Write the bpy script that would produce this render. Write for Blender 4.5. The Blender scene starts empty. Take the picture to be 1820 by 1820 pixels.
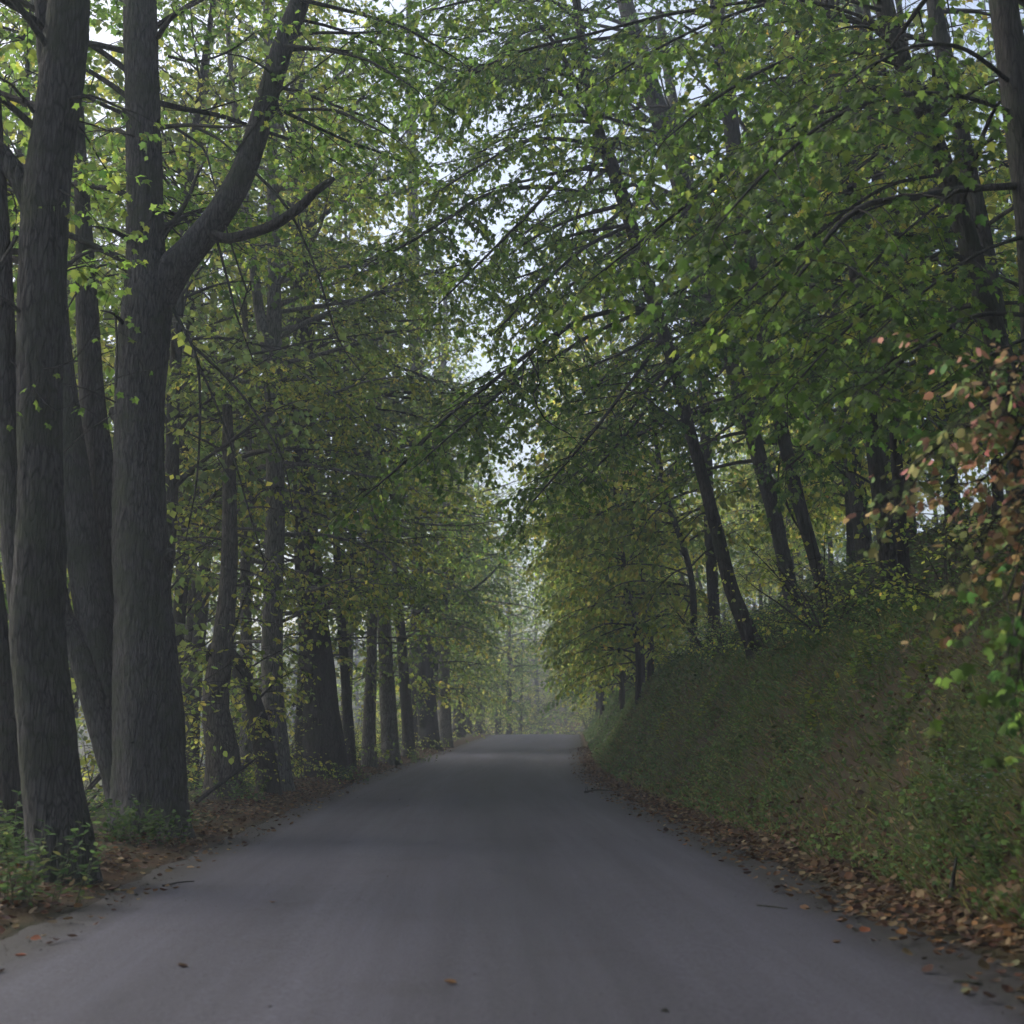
import bpy, math, random
import numpy as np
from mathutils import Vector, Matrix

RNG = np.random.default_rng(11)
random.seed(5)
SC = bpy.context.scene
COL = SC.collection
R = math.radians

# ------------------------------------------------------------------ camera, sky, sun, exposure
FPX = 2400.0                      # focal length in pixels of the 1820 px photograph
CAM_H = 1.54
PITCH = math.atan(386 / FPX)
cam = bpy.data.cameras.new('camera')
cam.sensor_width = 36; cam.lens = FPX / 1820 * 36
cam.clip_start = 0.1; cam.clip_end = 1500
cam.dof.use_dof = True; cam.dof.focus_distance = 25; cam.dof.aperture_fstop = 1.7
camo = bpy.data.objects.new('camera', cam); COL.objects.link(camo)
camo.location = (0, 0, CAM_H); camo.rotation_euler = (math.pi / 2 + PITCH, 0, 0)
SC.camera = camo

SUN_EL, SUN_AZ = R(40), R(-62)    # veiled sun, high on the open left-hand side
world = bpy.data.worlds.new('World'); SC.world = world; world.use_nodes = True
nt = world.node_tree; nt.nodes.clear()
sky = nt.nodes.new('ShaderNodeTexSky'); sky.sky_type = 'NISHITA'; sky.sun_disc = False
sky.sun_elevation = SUN_EL; sky.sun_rotation = SUN_AZ
sky.air_density = 1.0; sky.dust_density = 4.0; sky.ozone_density = 1.0
hs = nt.nodes.new('ShaderNodeHueSaturation'); hs.inputs['Saturation'].default_value = 0.78
bg = nt.nodes.new('ShaderNodeBackground'); bg.inputs['Strength'].default_value = 0.15
wo = nt.nodes.new('ShaderNodeOutputWorld')
nt.links.new(sky.outputs[0], hs.inputs['Color']); nt.links.new(hs.outputs[0], bg.inputs[0]); nt.links.new(bg.outputs[0], wo.inputs[0])

sun = bpy.data.lights.new('sun', 'SUN'); sun.energy = 0.8; sun.angle = R(40); sun.color = (1, .98, .95)
suno = bpy.data.objects.new('sun', sun); COL.objects.link(suno)
sd = Vector((math.sin(SUN_AZ) * math.cos(SUN_EL), math.cos(SUN_AZ) * math.cos(SUN_EL), math.sin(SUN_EL)))
suno.location = (-30, 10, 60); suno.rotation_euler = sd.to_track_quat('Z', 'Y').to_euler()

vs = SC.view_settings
vs.view_transform = 'Standard'; vs.look = 'None'; vs.gamma = 1; vs.exposure = 1.05; vs.use_curve_mapping = False
SC.display_settings.display_device = 'sRGB'
cy = SC.cycles
cy.max_bounces = 9; cy.diffuse_bounces = 6; cy.glossy_bounces = 2; cy.transmission_bounces = 5
cy.volume_bounces = 0; cy.transparent_max_bounces = 4
cy.caustics_reflective = False; cy.caustics_refractive = False
cy.use_adaptive_sampling = True; cy.adaptive_threshold = .035; cy.adaptive_min_samples = 16
cy.use_denoising = True
try:
    cy.denoiser = 'OPENIMAGEDENOISE'; cy.denoising_input_passes = 'RGB_ALBEDO_NORMAL'; cy.denoising_prefilter = 'ACCURATE'
except Exception:
    pass

# ------------------------------------------------------------------ pixel rays, terrain functions
def ray(px, py):
    v = np.array([(px - 910) / FPX, (910 - py) / FPX, -1.0])
    c, s = math.cos(math.pi / 2 + PITCH), math.sin(math.pi / 2 + PITCH)
    return np.array([v[0], c * v[1] - s * v[2], s * v[1] + c * v[2]])
def P(px, py, y):
    v = ray(px, py)
    return np.array([0, 0, CAM_H]) + v * (y / v[1])
def project(p):
    p = np.asarray(p) - np.array([0, 0, CAM_H])
    c, s = math.cos(PITCH), math.sin(PITCH)
    dep = p[..., 1] * c + p[..., 2] * s
    up = -p[..., 1] * s + p[..., 2] * c
    dep_s = np.maximum(dep, .01)
    return 910 + p[..., 0] / dep_s * FPX, 910 - up / dep_s * FPX, dep

def softplus(x, s): return s * np.logaddexp(0, np.asarray(x, float) / s)
def sstep(a, b, x):
    t = np.clip((np.asarray(x, float) - a) / (b - a), 0, 1); return t * t * (3 - 2 * t)
def xc(y): return -.03 * y + .075 * softplus(y - 42, 5)
def zr(y): return .0165 * softplus(y - 42, 5) - .055 * softplus(y - 118, 4) + .21 * softplus(y - 158, 6)
def lump(x, y, s, seed=0):
    r = np.random.default_rng(seed); o = 0
    for k in range(6):
        a = r.uniform(0, 6.28); f = s * r.uniform(.6, 1.9); o = o + np.sin((x * np.cos(a) + y * np.sin(a)) * f + r.uniform(0, 6.28))
    return o / 6
def ground(x, y):
    x = np.asarray(x, float); y = np.asarray(y, float)
    u = x - xc(y); z = zr(y) - .018 * np.minimum(np.abs(u), 3.6)
    vl = np.maximum(-u - 3.3, 0)
    z = z + .13 * sstep(.3, 1.5, vl) + .03 * lump(x, y, 2.6, 1) * sstep(.2, 1, vl)
    z = z - 3.6 * (1 - np.exp(-softplus(vl - 4.2, .7) * .1)) + .25 * lump(x, y, .35, 2) * sstep(5, 12, vl)
    vr = np.maximum(u - 3.45, 0)
    s = np.clip((vr - .35) / 2.65, 0, 1)
    hb = 3.3 + .25 * np.sin(y * .16 + 1)
    near = .62 + .38 * sstep(-2, 14, y)
    bank = hb * near * (s - .16 * np.sin(2 * np.pi * s) / 2)
    hill = .56 * softplus(vr - 3.1, .35) * (1 - .5 * sstep(8, 30, vr))
    fade = 1 - .75 * sstep(118, 150, y)
    z = z + (bank + hill) * fade + (.17 * lump(x, y, 1.5, 3) + .10 * lump(x, y, 4.2, 4)) * sstep(.3, 1.2, vr) + .05 * sstep(0, .35, vr)
    return z

# ------------------------------------------------------------------ mesh helpers
def mesh_from(name, V, faces, mats=(), col=None, uv=None, smooth=False):
    """faces: list of (n,k) int arrays"""
    me = bpy.data.meshes.new(name)
    V = np.ascontiguousarray(V, dtype=np.float32)
    me.vertices.add(len(V)); me.vertices.foreach_set('co', V.ravel())
    loops = np.concatenate([f.ravel() for f in faces]).astype(np.int32)
    tot = np.concatenate([np.full(len(f), f.shape[1], np.int32) for f in faces])
    st = np.concatenate([[0], np.cumsum(tot)[:-1]]).astype(np.int32)
    me.loops.add(len(loops)); me.loops.foreach_set('vertex_index', loops)
    me.polygons.add(len(tot)); me.polygons.foreach_set('loop_start', st); me.polygons.foreach_set('loop_total', tot)
    if smooth: me.polygons.foreach_set('use_smooth', np.ones(len(tot), bool))
    if col is not None:
        a = me.attributes.new('col', 'FLOAT_COLOR', 'POINT')
        c = np.ones((len(V), 4), np.float32); c[:, :3] = col; a.data.foreach_set('color', c.ravel())
    if uv is not None:
        l = me.uv_layers.new(name='UVMap'); l.data.foreach_set('uv', np.asarray(uv, np.float32)[loops].ravel())
    for m in mats: me.materials.append(m)
    me.update(calc_edges=True); me.validate()
    return me
def link(name, me, parent=None, loc=None):
    o = bpy.data.objects.new(name, me); COL.objects.link(o)
    if parent is not None: o.parent = parent
    if loc is not None: o.location = loc
    return o
def tag(o, label=None, cat=None, group=None, kind=None):
    for k, v in (('label', label), ('category', cat), ('group', group), ('kind', kind)):
        if v: o[k] = v
    return o
def empty(name, loc, label=None, cat=None, group=None):
    o = bpy.data.objects.new(name, None); COL.objects.link(o); o.location = tuple(loc); o.empty_display_size = .3
    return tag(o, label, cat, group)
def copy_tree(root, loc, rz, s=1.0, label=None, group=None):
    r = root.copy(); COL.objects.link(r); r.location = tuple(loc); r.rotation_euler = (0, 0, rz); r.scale = (s, s, s)
    if label: r['label'] = label
    if group: r['group'] = group
    for ch in root.children:
        c = ch.copy(); COL.objects.link(c); c.parent = r
    return r

def nrm(v): return v / (np.linalg.norm(v, axis=-1, keepdims=True) + 1e-9)
UP = np.array([0, 0, 1.0])

def smooth_poly(pts, rad, step):
    """Catmull-Rom through pts with radii, resampled about every step metres"""
    pts = np.asarray(pts, float); rad = np.asarray(rad, float)
    n = len(pts); out = []; ro = []
    for i in range(n - 1):
        p0 = pts[max(i - 1, 0)]; p1 = pts[i]; p2 = pts[i + 1]; p3 = pts[min(i + 2, n - 1)]
        k = max(2, int(np.linalg.norm(p2 - p1) / step))
        t = (np.arange(k) / k)[:, None]
        out.append(.5 * (2 * p1 + (p2 - p0) * t + (2 * p0 - 5 * p1 + 4 * p2 - p3) * t * t + (3 * p1 - p0 - 3 * p2 + p3) * t ** 3))
        ro.append(rad[i] + (rad[i + 1] - rad[i]) * (t[:, 0] * t[:, 0] * (3 - 2 * t[:, 0]) * .5 + t[:, 0] * .5))
    out.append(pts[-1:]); ro.append(rad[-1:])
    return np.concatenate(out), np.concatenate(ro)

def tube(pts, rad, seg, ridge=0.0, flare=0.0, flare_h=.5, seed=0, cap=True, rough=0.0):
    """a swept limb; ridge = depth of bark furrows in metres, flare = root swelling"""
    r = np.random.default_rng(seed)
    n = len(pts); T = np.gradient(pts, axis=0); T = nrm(T)
    a = np.cross(T[0], [0.31, 1, .12]); a = a / np.linalg.norm(a)
    A = np.zeros((n, 3)); A[0] = a
    for i in range(1, n):
        a = A[i - 1] - T[i] * np.dot(A[i - 1], T[i]); A[i] = a / (np.linalg.norm(a) + 1e-9)
    B = np.cross(T, A)
    th = np.arange(seg) * 2 * np.pi / seg
    s = np.concatenate([[0], np.cumsum(np.linalg.norm(np.diff(pts, axis=0), axis=1))])
    rr = np.repeat(rad[:, None], seg, 1)
    TH, S = np.meshgrid(th, s)
    # uneven girth: slow swellings and hollows
    big = sum(np.sin(k * TH + r.uniform(0, 6.3) + S * r.uniform(-.8, .8)) / k for k in (1, 2, 3, 5))
    rr = rr * (1 + (.045 + rough) * big + .025 * np.sin(S * 2.3 + r.uniform(0, 6)) )
    if flare:
        lob = .55 + .45 * np.cos(TH * 3 + r.uniform(0, 6)) * np.cos(TH * 2 + r.uniform(0, 6)) + .25 * np.cos(TH * 7 + 1)
        rr = rr * (1 + flare * lob * np.exp(-S / flare_h))
    if ridge:
        q = 0
        for k in (11, 17, 23, 31, 43):
            q = q + np.abs(np.sin(k * .5 * TH * 2 + r.uniform(0, 6) + 1.3 * np.sin(S * r.uniform(1.5, 5) + r.uniform(0, 6) + 2 * TH) + .8 * np.sin(S * r.uniform(6, 14))))
        rr = rr + ridge * (q / 5 - .62) * 2
    V = pts[:, None, :] + rr[..., None] * (np.cos(TH)[..., None] * A[:, None, :] + np.sin(TH)[..., None] * B[:, None, :])
    V = V.reshape(-1, 3)
    i = np.arange(n - 1)[:, None] * seg; j = np.arange(seg)[None]; j2 = (j + 1) % seg
    F = np.stack([i + j, i + j2, i + seg + j2, i + seg + j], -1).reshape(-1, 4)
    if cap:
        V = np.concatenate([V, pts[-1:] + T[-1:] * rad[-1] * .3]); c = len(V) - 1; b = (n - 1) * seg
        jj = np.arange(seg); F2 = np.stack([b + jj, b + (jj + 1) % seg, np.full(seg, c)], -1)
        return V, [F, F2]
    return V, [F]

def join(parts):
    off = 0; Vs = []; Fs = {}
    for V, fl in parts:
        Vs.append(V)
        for f in fl: Fs.setdefault(f.shape[1], []).append(f + off)
        off += len(V)
    return np.concatenate(Vs), [np.concatenate(v) for v in Fs.values()]

def twig_tubes(Pm, Rm, seg=3):
    """m twigs of n points each, built in one go. Pm (m,n,3) Rm (m,n)"""
    m, n, _ = Pm.shape
    T = nrm(Pm[:, -1] - Pm[:, 0])
    ref = np.where(np.abs(T[:, 2:3]) > .8, np.array([[1., 0, 0]]), np.array([[0, 0, 1.]]))
    A = nrm(np.cross(T, ref)); B = np.cross(T, A)
    th = np.arange(seg) * 2 * np.pi / seg
    ring = np.cos(th)[None, :, None] * A[:, None] + np.sin(th)[None, :, None] * B[:, None]
    V = Pm[:, :, None, :] + Rm[:, :, None, None] * ring[:, None]
    base = (np.arange(m) * n * seg)[:, None, None] + (np.arange(n - 1) * seg)[None, :, None]
    j = np.arange(seg)[None, None]; j2 = (j + 1) % seg
    F = np.stack([base + j, base + j2, base + seg + j2, base + seg + j], -1).reshape(-1, 4)
    return V.reshape(-1, 3), [F]

# ------------------------------------------------------------------ materials
def newmat(name):
    m = bpy.data.materials.new(name); m.use_nodes = True
    nt = m.node_tree; nt.nodes.clear()
    return m, nt, lambda t, **k: _nd(nt, t, k), nt.links.new
def _nd(nt, t, k):
    n = nt.nodes.new(t)
    for a, b in k.items():
        if a in n.inputs.keys(): n.inputs[a].default_value = b
        else: setattr(n, a, b)
    return n
def ramp(nt, stops):
    n = nt.nodes.new('ShaderNodeValToRGB'); e = n.color_ramp.elements
    while len(e) < len(stops): e.new(.5)
    for el, (p, c) in zip(e, stops): el.position = p; el.color = (*c, 1) if len(c) == 3 else c
    return n

def leaf_mat(name, trans=.38, rough=.5, spec=.35, val=3.1):
    m, nt, N, L = newmat(name)
    at = N('ShaderNodeAttribute', attribute_name='col')
    p = N('ShaderNodeBsdfPrincipled', Roughness=rough); p.inputs['Specular IOR Level'].default_value = spec
    tr = N('ShaderNodeBsdfTranslucent')
    hsv = N('ShaderNodeHueSaturation', Saturation=.94, Value=val, Hue=.49)
    mx = N('ShaderNodeMixShader'); mx.inputs[0].default_value = trans
    o = N('ShaderNodeOutputMaterial')
    L(at.outputs['Color'], p.inputs['Base Color']); L(at.outputs['Color'], hsv.inputs['Color']); L(hsv.outputs[0], tr.inputs['Color'])
    L(p.outputs[0], mx.inputs[1]); L(tr.outputs[0], mx.inputs[2]); L(mx.outputs[0], o.inputs[0])
    return m
M_LEAF = leaf_mat('leaf', .6, .55, .16)
M_DRY = leaf_mat('dry_leaf', .12, .75, .15, 1.5)
M_WEED = leaf_mat('weed_leaf', .4, .6, .12, 1.5)
M_GRASS = leaf_mat('grass_blade', .3, .65, .12, 1.5)

def bark_mat(name, dark, pale, moss, mossamt, zs=.16, bump=.6):
    m, nt, N, L = newmat(name)
    tc = N('ShaderNodeTexCoord'); mp = N('ShaderNodeMapping'); mp.inputs['Scale'].default_value = (1, 1, zs)
    L(tc.outputs['Object'], mp.inputs['Vector'])
    n1 = N('ShaderNodeTexNoise', Scale=26., Detail=8., Roughness=.65); L(mp.outputs[0], n1.inputs['Vector'])
    vo = N('ShaderNodeTexVoronoi', Scale=22., feature='DISTANCE_TO_EDGE'); L(mp.outputs[0], vo.inputs['Vector'])
    n2 = N('ShaderNodeTexNoise', Scale=1.6, Detail=6., Roughness=.6); L(tc.outputs['Object'], n2.inputs['Vector'])
    n3 = N('ShaderNodeTexNoise', Scale=9., Detail=5.); L(tc.outputs['Object'], n3.inputs['Vector'])
    r1 = ramp(nt, [(.3, dark), (.72, pale)]); L(n1.outputs[0], r1.inputs[0])
    vr = ramp(nt, [(0, (.3, .3, .3)), (.14, (1, 1, 1))]); L(vo.outputs['Distance'], vr.inputs[0])
    mu = N('ShaderNodeMix', data_type='RGBA', blend_type='MULTIPLY'); mu.inputs[0].default_value = .85
    L(r1.outputs[0], mu.inputs[6]); L(vr.outputs[0], mu.inputs[7])
    ad = N('ShaderNodeMath', operation='MULTIPLY_ADD'); L(n3.outputs[0], ad.inputs[0]); ad.inputs[1].default_value = .35; L(n2.outputs[0], ad.inputs[2])
    mr = ramp(nt, [(.62, (0, 0, 0)), (.82, (mossamt,) * 3)]); L(ad.outputs[0], mr.inputs[0])
    mm = N('ShaderNodeMix', data_type='RGBA'); L(mr.outputs[0], mm.inputs[0]); L(mu.outputs[2], mm.inputs[6]); mm.inputs[7].default_value = (*moss, 1)
    h = N('ShaderNodeMath', operation='MULTIPLY_ADD'); L(vr.outputs[0], h.inputs[0]); h.inputs[1].default_value = .5; L(n1.outputs[0], h.inputs[2])
    b = N('ShaderNodeBump', Strength=bump, Distance=.05); L(h.outputs[0], b.inputs['Height'])
    p = N('ShaderNodeBsdfPrincipled', Roughness=.9); p.inputs['Specular IOR Level'].default_value = .15
    L(mm.outputs[2], p.inputs['Base Color']); L(b.outputs[0], p.inputs['Normal'])
    o = N('ShaderNodeOutputMaterial'); L(p.outputs[0], o.inputs[0])
    return m
M_BARK = bark_mat('bark_grey_brown', (.034, .033, .032), (.108, .105, .10), (.045, .054, .032), .75)
M_BARKD = bark_mat('bark_dark', (.024, .022, .021), (.072, .068, .062), (.032, .044, .022), .6)
M_BARKP = bark_mat('bark_pale', (.11, .105, .10), (.29, .275, .26), (.06, .075, .042), .5)
M_TWIG = bark_mat('twig', (.02, .018, .017), (.055, .05, .045), (.04, .045, .03), .3, 1, .1)
M_DEAD = bark_mat('dead_wood', (.05, .044, .04), (.19, .17, .155), (.04, .042, .028), .4)

def road_mat():
    m, nt, N, L = newmat('worn_asphalt')
    uv = N('ShaderNodeUVMap'); sp = N('ShaderNodeSeparateXYZ'); L(uv.outputs[0], sp.inputs[0])
    tc = N('ShaderNodeTexCoord')
    n1 = N('ShaderNodeTexNoise', Scale=170., Detail=4., Roughness=.75); L(tc.outputs['Object'], n1.inputs['Vector'])
    mp = N('ShaderNodeMapping'); mp.inputs['Scale'].default_value = (1.5, .09, 1); L(uv.outputs[0], mp.inputs['Vector'])
    n2 = N('ShaderNodeTexNoise', Scale=1.0, Detail=7., Roughness=.62); L(mp.outputs[0], n2.inputs['Vector'])
    n3 = N('ShaderNodeTexNoise', Scale=.8, Detail=6., Roughness=.6); L(tc.outputs['Object'], n3.inputs['Vector'])
    # lateral position wobbles a little so wheel tracks wander
    ad = N('ShaderNodeMath', operation='MULTIPLY_ADD'); L(n3.outputs[0], ad.inputs[0]); ad.inputs[1].default_value = .55; L(sp.outputs[0], ad.inputs[2])
    mr = N('ShaderNodeMapRange'); mr.inputs['From Min'].default_value = -4.0; mr.inputs['From Max'].default_value = 4.5; L(ad.outputs[0], mr.inputs[0])
    dk, md, lt = (.040, .040, .053), (.048, .047, .063), (.058, .057, .075)
    rp = ramp(nt, [(.05, (.022, .019, .018)), (.115, (.028, .026, .026)), (.17, lt), (.27, md), (.36, lt), (.46, md), (.56, dk), (.66, md), (.79, lt), (.84, md), (.885, (.028, .026, .026)), (.95, (.022, .019, .018))])
    L(mr.outputs[0], rp.inputs[0])
    m2 = ramp(nt, [(.3, (.74, .74, .74)), (.7, (1.2, 1.2, 1.2))]); L(n2.outputs[0], m2.inputs[0])
    x1 = N('ShaderNodeMix', data_type='RGBA', blend_type='MULTIPLY'); x1.inputs[0].default_value = 1; L(rp.outputs[0], x1.inputs[6]); L(m2.outputs[0], x1.inputs[7])
    m1 = ramp(nt, [(.3, (.62, .62, .62)), (.7, (1.35, 1.35, 1.33))]); L(n1.outputs[0], m1.inputs[0])
    x2 = N('ShaderNodeMix', data_type='RGBA', blend_type='MULTIPLY'); x2.inputs[0].default_value = .8; L(x1.outputs[2], x2.inputs[6]); L(m1.outputs[0], x2.inputs[7])
    m3 = ramp(nt, [(.58, (1, 1, 1)), (.72, (.72, .69, .64))]); L(n3.outputs[0], m3.inputs[0])
    x3 = N('ShaderNodeMix', data_type='RGBA', blend_type='MULTIPLY'); x3.inputs[0].default_value = .8; L(x2.outputs[2], x3.inputs[6]); L(m3.outputs[0], x3.inputs[7])
    n4 = N('ShaderNodeTexNoise', Scale=34., Detail=5., Roughness=.8); L(tc.outputs['Object'], n4.inputs['Vector'])
    m4 = ramp(nt, [(.34, (.5, .5, .49)), (.66, (1.5, 1.5, 1.52))]); L(n4.outputs[0], m4.inputs[0])
    x4 = N('ShaderNodeMix', data_type='RGBA', blend_type='MULTIPLY'); x4.inputs[0].default_value = 1.0; L(x3.outputs[2], x4.inputs[6]); L(m4.outputs[0], x4.inputs[7])
    mp5 = N('ShaderNodeMapping'); mp5.inputs['Scale'].default_value = (6.5, .16, 1); L(uv.outputs[0], mp5.inputs['Vector'])
    n5 = N('ShaderNodeTexNoise', Scale=1.0, Detail=5., Roughness=.6); L(mp5.outputs[0], n5.inputs['Vector'])
    m5 = ramp(nt, [(.32, (.86, .86, .85)), (.68, (1.14, 1.14, 1.15))]); L(n5.outputs[0], m5.inputs[0])
    x5 = N('ShaderNodeMix', data_type='RGBA', blend_type='MULTIPLY'); x5.inputs[0].default_value = .8; L(x4.outputs[2], x5.inputs[6]); L(m5.outputs[0], x5.inputs[7])
    x3 = x5
    b = N('ShaderNodeBump', Strength=.5, Distance=.012); L(n1.outputs[0], b.inputs['Height'])
    p = N('ShaderNodeBsdfPrincipled', Roughness=.72); p.inputs['Specular IOR Level'].default_value = .3
    L(x3.outputs[2], p.inputs['Base Color']); L(b.outputs[0], p.inputs['Normal'])
    o = N('ShaderNodeOutputMaterial'); L(p.outputs[0], o.inputs[0])
    return m
def soil_mat():
    m, nt, N, L = newmat('forest_soil')
    tc = N('ShaderNodeTexCoord'); at = N('ShaderNodeAttribute', attribute_name='col')
    n1 = N('ShaderNodeTexNoise', Scale=38., Detail=7., Roughness=.7); L(tc.outputs['Object'], n1.inputs['Vector'])
    n2 = N('ShaderNodeTexNoise', Scale=1.8, Detail=6., Roughness=.65); L(tc.outputs['Object'], n2.inputs['Vector'])
    m1 = ramp(nt, [(.28, (.45, .43, .41)), (.72, (1.5, 1.5, 1.5))]); L(n1.outputs[0], m1.inputs[0])
    x = N('ShaderNodeMix', data_type='RGBA', blend_type='MULTIPLY'); x.inputs[0].default_value = 1; L(at.outputs['Color'], x.inputs[6]); L(m1.outputs[0], x.inputs[7])
    m2 = ramp(nt, [(.35, (.75, .95, .7)), (.65, (1.15, 1.0, .9))]); L(n2.outputs[0], m2.inputs[0])
    y = N('ShaderNodeMix', data_type='RGBA', blend_type='MULTIPLY'); y.inputs[0].default_value = .9; L(x.outputs[2], y.inputs[6]); L(m2.outputs[0], y.inputs[7])
    b = N('ShaderNodeBump', Strength=.8, Distance=.04); L(n1.outputs[0], b.inputs['Height'])
    p = N('ShaderNodeBsdfPrincipled', Roughness=.95); p.inputs['Specular IOR Level'].default_value = .1
    L(y.outputs[2], p.inputs['Base Color']); L(b.outputs[0], p.inputs['Normal'])
    o = N('ShaderNodeOutputMaterial'); L(p.outputs[0], o.inputs[0])
    return m
M_ROAD = road_mat(); M_SOIL = soil_mat()

# ------------------------------------------------------------------ ground and road
def build_ground():
    ys = np.concatenate([np.arange(-60, -14, 4.), np.arange(-14, 4, .6), np.arange(4, 36, .16), np.arange(36, 70, .4), np.arange(70, 130, 1.), np.arange(130, 260, 4.), [290, 340, 420]])
    us = np.concatenate([[-160, -120, -90, -70, -55, -45, -38, -32, -27, -23, -20, -18], np.arange(-16, -7, .8), np.arange(-7, -3.0, .12), np.arange(-3, 3.2, 1.),
                         np.arange(3.2, 8.2, .1), np.arange(8.2, 16, .5), [17, 19, 22, 26, 31, 38, 46, 56, 70, 90, 120, 160]])
    U, Y = np.meshgrid(us, ys); X = U + xc(np.minimum(Y, 170)); Z = ground(X, Y)
    Z = np.where(Y > 260, Z * .5 + 8, Z)
    fine = .025 * lump(X, Y, 14, 8) + .02 * lump(X, Y, 29, 9)
    Z = Z + fine * sstep(3.9, 4.6, U) + fine * .5 * sstep(3.9, 4.6, -U)
    Z = np.where(np.abs(U) < 3.4, Z - .02, Z)
    n, k = U.shape
    i = np.arange(n - 1)[:, None] * k + np.arange(k - 1)[None]
    F = np.stack([i, i + 1, i + k + 1, i + k], -1).reshape(-1, 4)
    soil = np.array([.07, .056, .042]); grav = np.array([.038, .035, .034]); green = np.array([.06, .075, .034]); litter = np.array([.075, .050, .032]); red = np.array([.12, .09, .08])
    g = lump(X, Y, 1.3, 21) + .6 * lump(X, Y, 5, 22)
    w = sstep(-.25, .35, g)[..., None]
    C = soil * (1 - w) + green * w
    wl = (np.exp(-((np.abs(U) - 4.0) / .45) ** 2))[..., None]; C = C * (1 - wl) + litter * wl
    wg = sstep(3.85, 3.5, np.abs(U))[..., None]; C = C * (1 - wg) + grav * wg
    wf = sstep(9, 14, np.abs(U))[..., None] * .6; C = C * (1 - wf) + np.array([.10, .095, .04]) * wf
    wh = (sstep(150, 165, Y) * (1 - sstep(16, 30, np.abs(U))))[..., None]; C = C * (1 - wh) + red * wh
    me = mesh_from('ground', np.stack([X, Y, Z], -1).reshape(-1, 3), [F], [M_SOIL], col=C.reshape(-1, 3), smooth=True)
    tag(link('ground', me), kind='structure')
def build_road():
    ys = np.concatenate([np.arange(-58, -14, 4.), np.arange(-14, 4, .6), np.arange(4, 50, .25), np.arange(50, 160, 1.)])
    us = np.array([-3.75, -3.55, -3.3, -2.6, -1.7, -.8, 0, .8, 1.7, 2.6, 3.3, 3.55, 3.75])
    U, Y = np.meshgrid(us, ys)
    ed = np.sign(U) * (np.abs(U) > 3.2)
    U = U + ed * (.13 * lump(Y, Y * 0, 1.9, 5) + .09 * lump(Y, Y * 0, 6., 6)) * np.where(U < 0, 1, .8)
    X = U + xc(Y); Z = ground(X, Y) + .012 + .008 * lump(X, Y, .9, 7)
    Z = Z - .05 * (np.abs(np.meshgrid(us, ys)[0]) > 3.7)
    n, k = U.shape
    i = np.arange(n - 1)[:, None] * k + np.arange(k - 1)[None]
    F = np.stack([i, i + 1, i + k + 1, i + k], -1).reshape(-1, 4)
    me = mesh_from('road', np.stack([X, Y, Z], -1).reshape(-1, 3), [F], [M_ROAD], uv=np.stack([U, Y], -1).reshape(-1, 2), smooth=True)
    tag(link('road', me), kind='structure')
build_ground(); build_road()

# ------------------------------------------------------------------ leaves
def leaf_template(kind):
    if kind == 'maple':      # five lobes with notches, folded along the midrib
        o = [(0, 0), (.20, -.06), (.38, .02), (.32, .15), (.60, .30), (.52, .40), (.60, .54), (.34, .53), (.22, .58), (.27, .74), (.11, .80), (0, 1.0)]
        o += [(-x, y) for x, y in o[-2:0:-1]]
        V = [(0, .36, .04)] + [(x, y, -.30 * abs(x) ** 1.3 - .22 * max(0, y - .35)) for x, y in o]
        n = len(o); F = [[(0, 1 + i, 1 + (i + 1) % n) for i in range(n)]]
    elif kind == 'star':     # the same outline with fewer points
        V = [(0, 0, 0), (.36, .02, -.07), (.30, .22, -.04), (.60, .46, -.16), (.25, .58, -.04), (0, 1, -.16), (-.25, .58, -.04), (-.60, .46, -.16), (-.30, .22, -.04), (-.36, .02, -.07)]
        F = [[(0, 1, 2), (2, 3, 4), (6, 7, 8), (8, 9, 0)], [(0, 2, 4, 5), (0, 5, 6, 8)]]
    elif kind == 'oval':
        V = [(0, 0, 0), (.33, .26, -.07), (.31, .62, -.10), (0, 1, -.10), (-.31, .62, -.10), (-.33, .26, -.07)]
        F = [[(0, 1, 2, 3), (0, 3, 4, 5)]]
    elif kind == 'lance':
        V = [(0, 0, 0), (.16, .3, -.02), (.13, .65, -.1), (0, 1, -.2), (-.13, .65, -.1), (-.16, .3, -.02)]
        F = [[(0, 1, 2, 3), (0, 3, 4, 5)]]
    elif kind == 'kite':
        V = [(0, 0, 0), (.40, .42, -.1), (0, 1, -.08), (-.40, .42, -.1)]
        F = [[(0, 1, 2), (0, 2, 3)]]
    elif kind == 'curl':     # a dried leaf curled up at the edges
        V = [(0, 0, .05), (.36, .2, .16), (.42, .6, .24), (0, 1, .18), (-.42, .6, .2), (-.36, .2, .12), (0, .5, 0)]
        F = [[(6, 0, 1), (6, 1, 2), (6, 2, 3), (6, 3, 4), (6, 4, 5), (6, 5, 0)]]
    elif kind == 'blade':
        V = [(-.045, 0, 0), (.045, 0, 0), (.03, .55, .03), (-.03, .55, .03), (0, 1, -.15)]
        F = [[(0, 1, 2, 3)], [(3, 2, 4)]]
    return np.array(V, float), [np.array(f) for f in F]
TPL = {k: leaf_template(k) for k in ('maple', 'star', 'oval', 'lance', 'kite', 'curl', 'blade')}

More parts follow.
